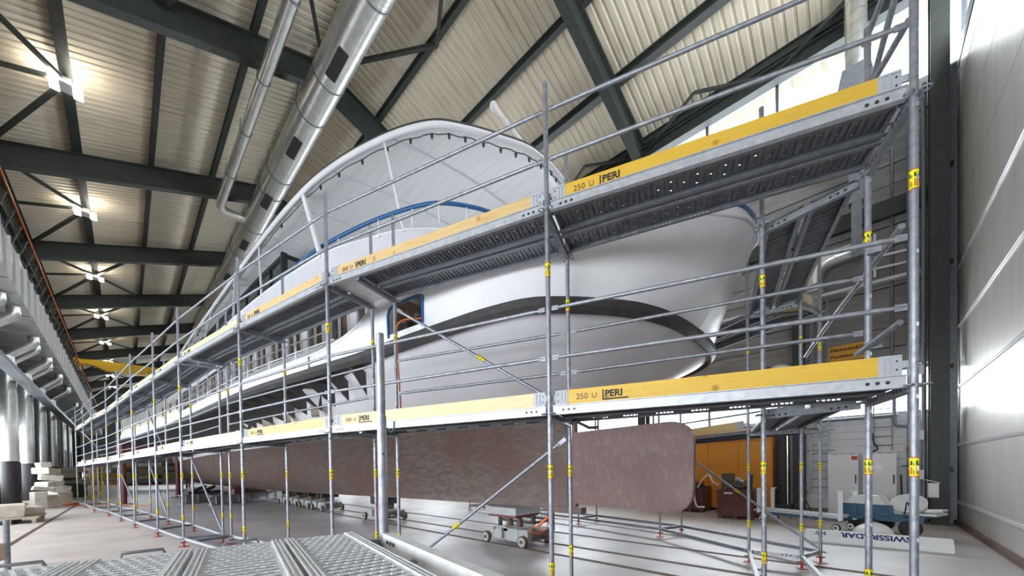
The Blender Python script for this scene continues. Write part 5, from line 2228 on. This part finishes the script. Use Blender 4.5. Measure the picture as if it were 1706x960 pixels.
G = 'pale blocks piled between the ducts'
L_ = 'pale rough block in the pile beside the black duct bases on the left'
BLK = ['upright pale block at the near end of the stone pile by the left ducts', 'low pale block at the foot of the stone pile, in front', 'large pale block at the far foot of the stone pile', 'flat tilted slab lying on the near foot blocks of the stone pile', 'flat slab in the middle of the stone pile', 'broad slab on the upper middle of the stone pile', 'slab second from the top of the stone pile', 'topmost small pale block on the stone pile', 'tilted pale block leaning at the far right of the stone pile']
for c, s, rz, ti in (((-3.1, 30.6, .45), (.5, .8, .9), .3, 0), ((-2.7, 31.6, .35), (.6, .9, .7), .1, 0), ((-2.6, 33.0, .4), (.7, 1.0, .8), .5, 0), ((-3.0, 31.3, 1.02), (.8, .9, .22), .2, .15), ((-2.9, 32.4, 1.25), (.8, 1.1, .3), .6, -.1),
                     ((-2.9, 32.6, 1.6), (.9, 1.2, .35), .2, .12), ((-3.0, 32.3, 1.95), (.7, .9, .35), .9, .1), ((-3.1, 32.6, 2.3), (.5, .7, .3), .4, -.15), ((-2.7, 34.2, .9), (.8, 1.1, .5), .3, .2)):
    bi = globals().get('bi', -1) + 1
    block(c, s, rz, BLK[bi], G, ti)
G2, L2_ = 'pale blocks stacked by the green bin', 'pale block stacked behind the green bin by the left wall'
for c, s in (((-3.3, 47.5, .5), (1.2, 2.2, 1.0)), ((-3.2, 47.8, 1.25), (1.4, 2.4, .4)), ((-3.3, 47.2, 1.75), (1.3, 2.4, .5)), ((-3.1, 48.2, 2.2), (1.4, 2.0, .4))):
    bj = globals().get('bj', -1) + 1
    block(c, s, .1, ('bottom', 'second lowest', 'second highest', 'topmost')[bj] + ' pale block of the stack behind the green bin', G2)
block((-2.95, 22.1, .455), (.9, 1.0, .5), .1, 'squared pale block on the pallet at the left edge')
block((-2.55, 23.0, .375), (.6, .8, .34), .3, 'smaller pale block behind the squared one on the pallet')
t = thing('pallet', (-2.8, 22.4, 0), 'wooden pallet under pale blocks at the left edge', 'pallet')
for k in range(5):
    b = MB()
    b.span((-3.5, 21.5 + k * .42, .17), (-2.2, 21.8 + k * .42, .23))
    build('pallet_board', b, pallet_w, t)
for x in (-3.4, -2.85, -2.3):
    b = MB()
    b.span((x - .05, 21.5, 0), (x + .05, 23.5, .17))
    build('pallet_bearer', b, pallet_w, t)
t = thing('waste_bin', (-2.9, 45.2, 0), 'low dark green metal bin near the far left ducts', 'bin')
b = MB()
b.span((-3.5, 44.6, .0), (-2.2, 46.2, .95))
build('bin_body', b, green, t)
b = MB()
b.span((-3.55, 44.55, .9), (-2.15, 46.25, 1.0))
build('rim', b, green, t)
h = MB()
for k in range(3):
    h.path([(-2.35 + (.32 + .05 * k) * math.cos(a), 33.0 + (.5 + .06 * k) * math.sin(a), .03 + .035 * k) for a in [2 * math.pi * q / 20 for q in range(20)]], .025, 6, closed=True)
h.path(catmull([(-2.1, 32.6, .03), (-1.5, 31.8, .03), (-.8, 31.0, .03), (.2, 29.4, .03), (.9, 27, .03)], 5), .022, 6)
tag(build('floor_hose', h, orange_h), 'orange hose coiled by the pale blocks and trailing across the floor', 'hose')
t = thing('barrier', (-1.6, 11.0, 0), 'low grey post with wooden board at the bottom left corner', 'barrier')
b = MB()
b.tube((-1.49, 11.06, 0), (-1.49, 11.06, .90), .038, 12)
build('post', b, galvd, t)
b = MB()
b.bar((-1.52, 11.0, .35), (-2.6, 9.2, .22), .04, .3)
build('board', b, pallet_w, t)
b = MB()
b.span((-2.65, 9.1, 0), (-2.55, 9.2, .5))
build('post', b, galvd, t)

# ---- clutter beyond the ship
def rack(x, y, wd, n, lab, m_):
    t = thing('storage_rack', (x + wd / 2, y, 0), lab, 'rack')
    b = MB()
    for xx in (x, x + wd / 2, x + wd):
        for yy in (y, y + .9):
            b.bar((xx, yy, 0), (xx, yy, 3.2), .09, .09, (1, 0, 0))
    build('upright', b, red_prop, t)
    for k in range(n):
        c = MB()
        c.span((x, y, .5 + k * .7), (x + wd, y + .9, .56 + k * .7))
        build('shelf', c, m_, t)
    return t


rr = random.Random(3)
for j, (x, y, wd, lab) in enumerate(((-.2, 58, 5.2, 'timber storage rack filled with boards beyond the ship bow'), (5.6, 62, 5, 'second timber storage rack further right beyond the ship'), (-3.6, 66, 3, 'small timber rack at the far left beyond the scaffold'))):
    rack(x, y, wd, 4, lab, wood)
    for k in range(4):
        for q in range(5):
            b = MB()
            h_ = rr.uniform(.15, .5)
            xx = x + .1 + q * wd / 5
            b.span((xx, y + .1, .57 + k * .7), (xx + wd / 5 - .15, y + .8, .57 + k * .7 + h_))
            tag(build('timber_stack', b, [wood, pallet_w, orange, plastic_w, rust][rr.randrange(5)]), 'small stored pack on a shelf of ' + ('the first', 'the second', 'the small left')[j] + ' rack beyond the ship', 'pack', 'packs on the far rack %d' % (j + 1))
t = thing('step_ladder', (-1.5, 40, 0), 'yellow step ladder standing beyond the far end of the scaffold', 'ladder')
for x in (-1.75, -1.25):
    b = MB()
    b.bar((x, 40.6, 0), (x * .97, 41.2, 3.2), .08, .05, (0, 1, 0))
    build('ladder_rail', b, crane_y, t)
for k in range(9):
    b = MB()
    b.bar((-1.73, 40.65 + k * .06, .3 + k * .32), (-1.25, 40.65 + k * .06, .3 + k * .32), .08, .04)
    build('rung', b, crane_y, t)
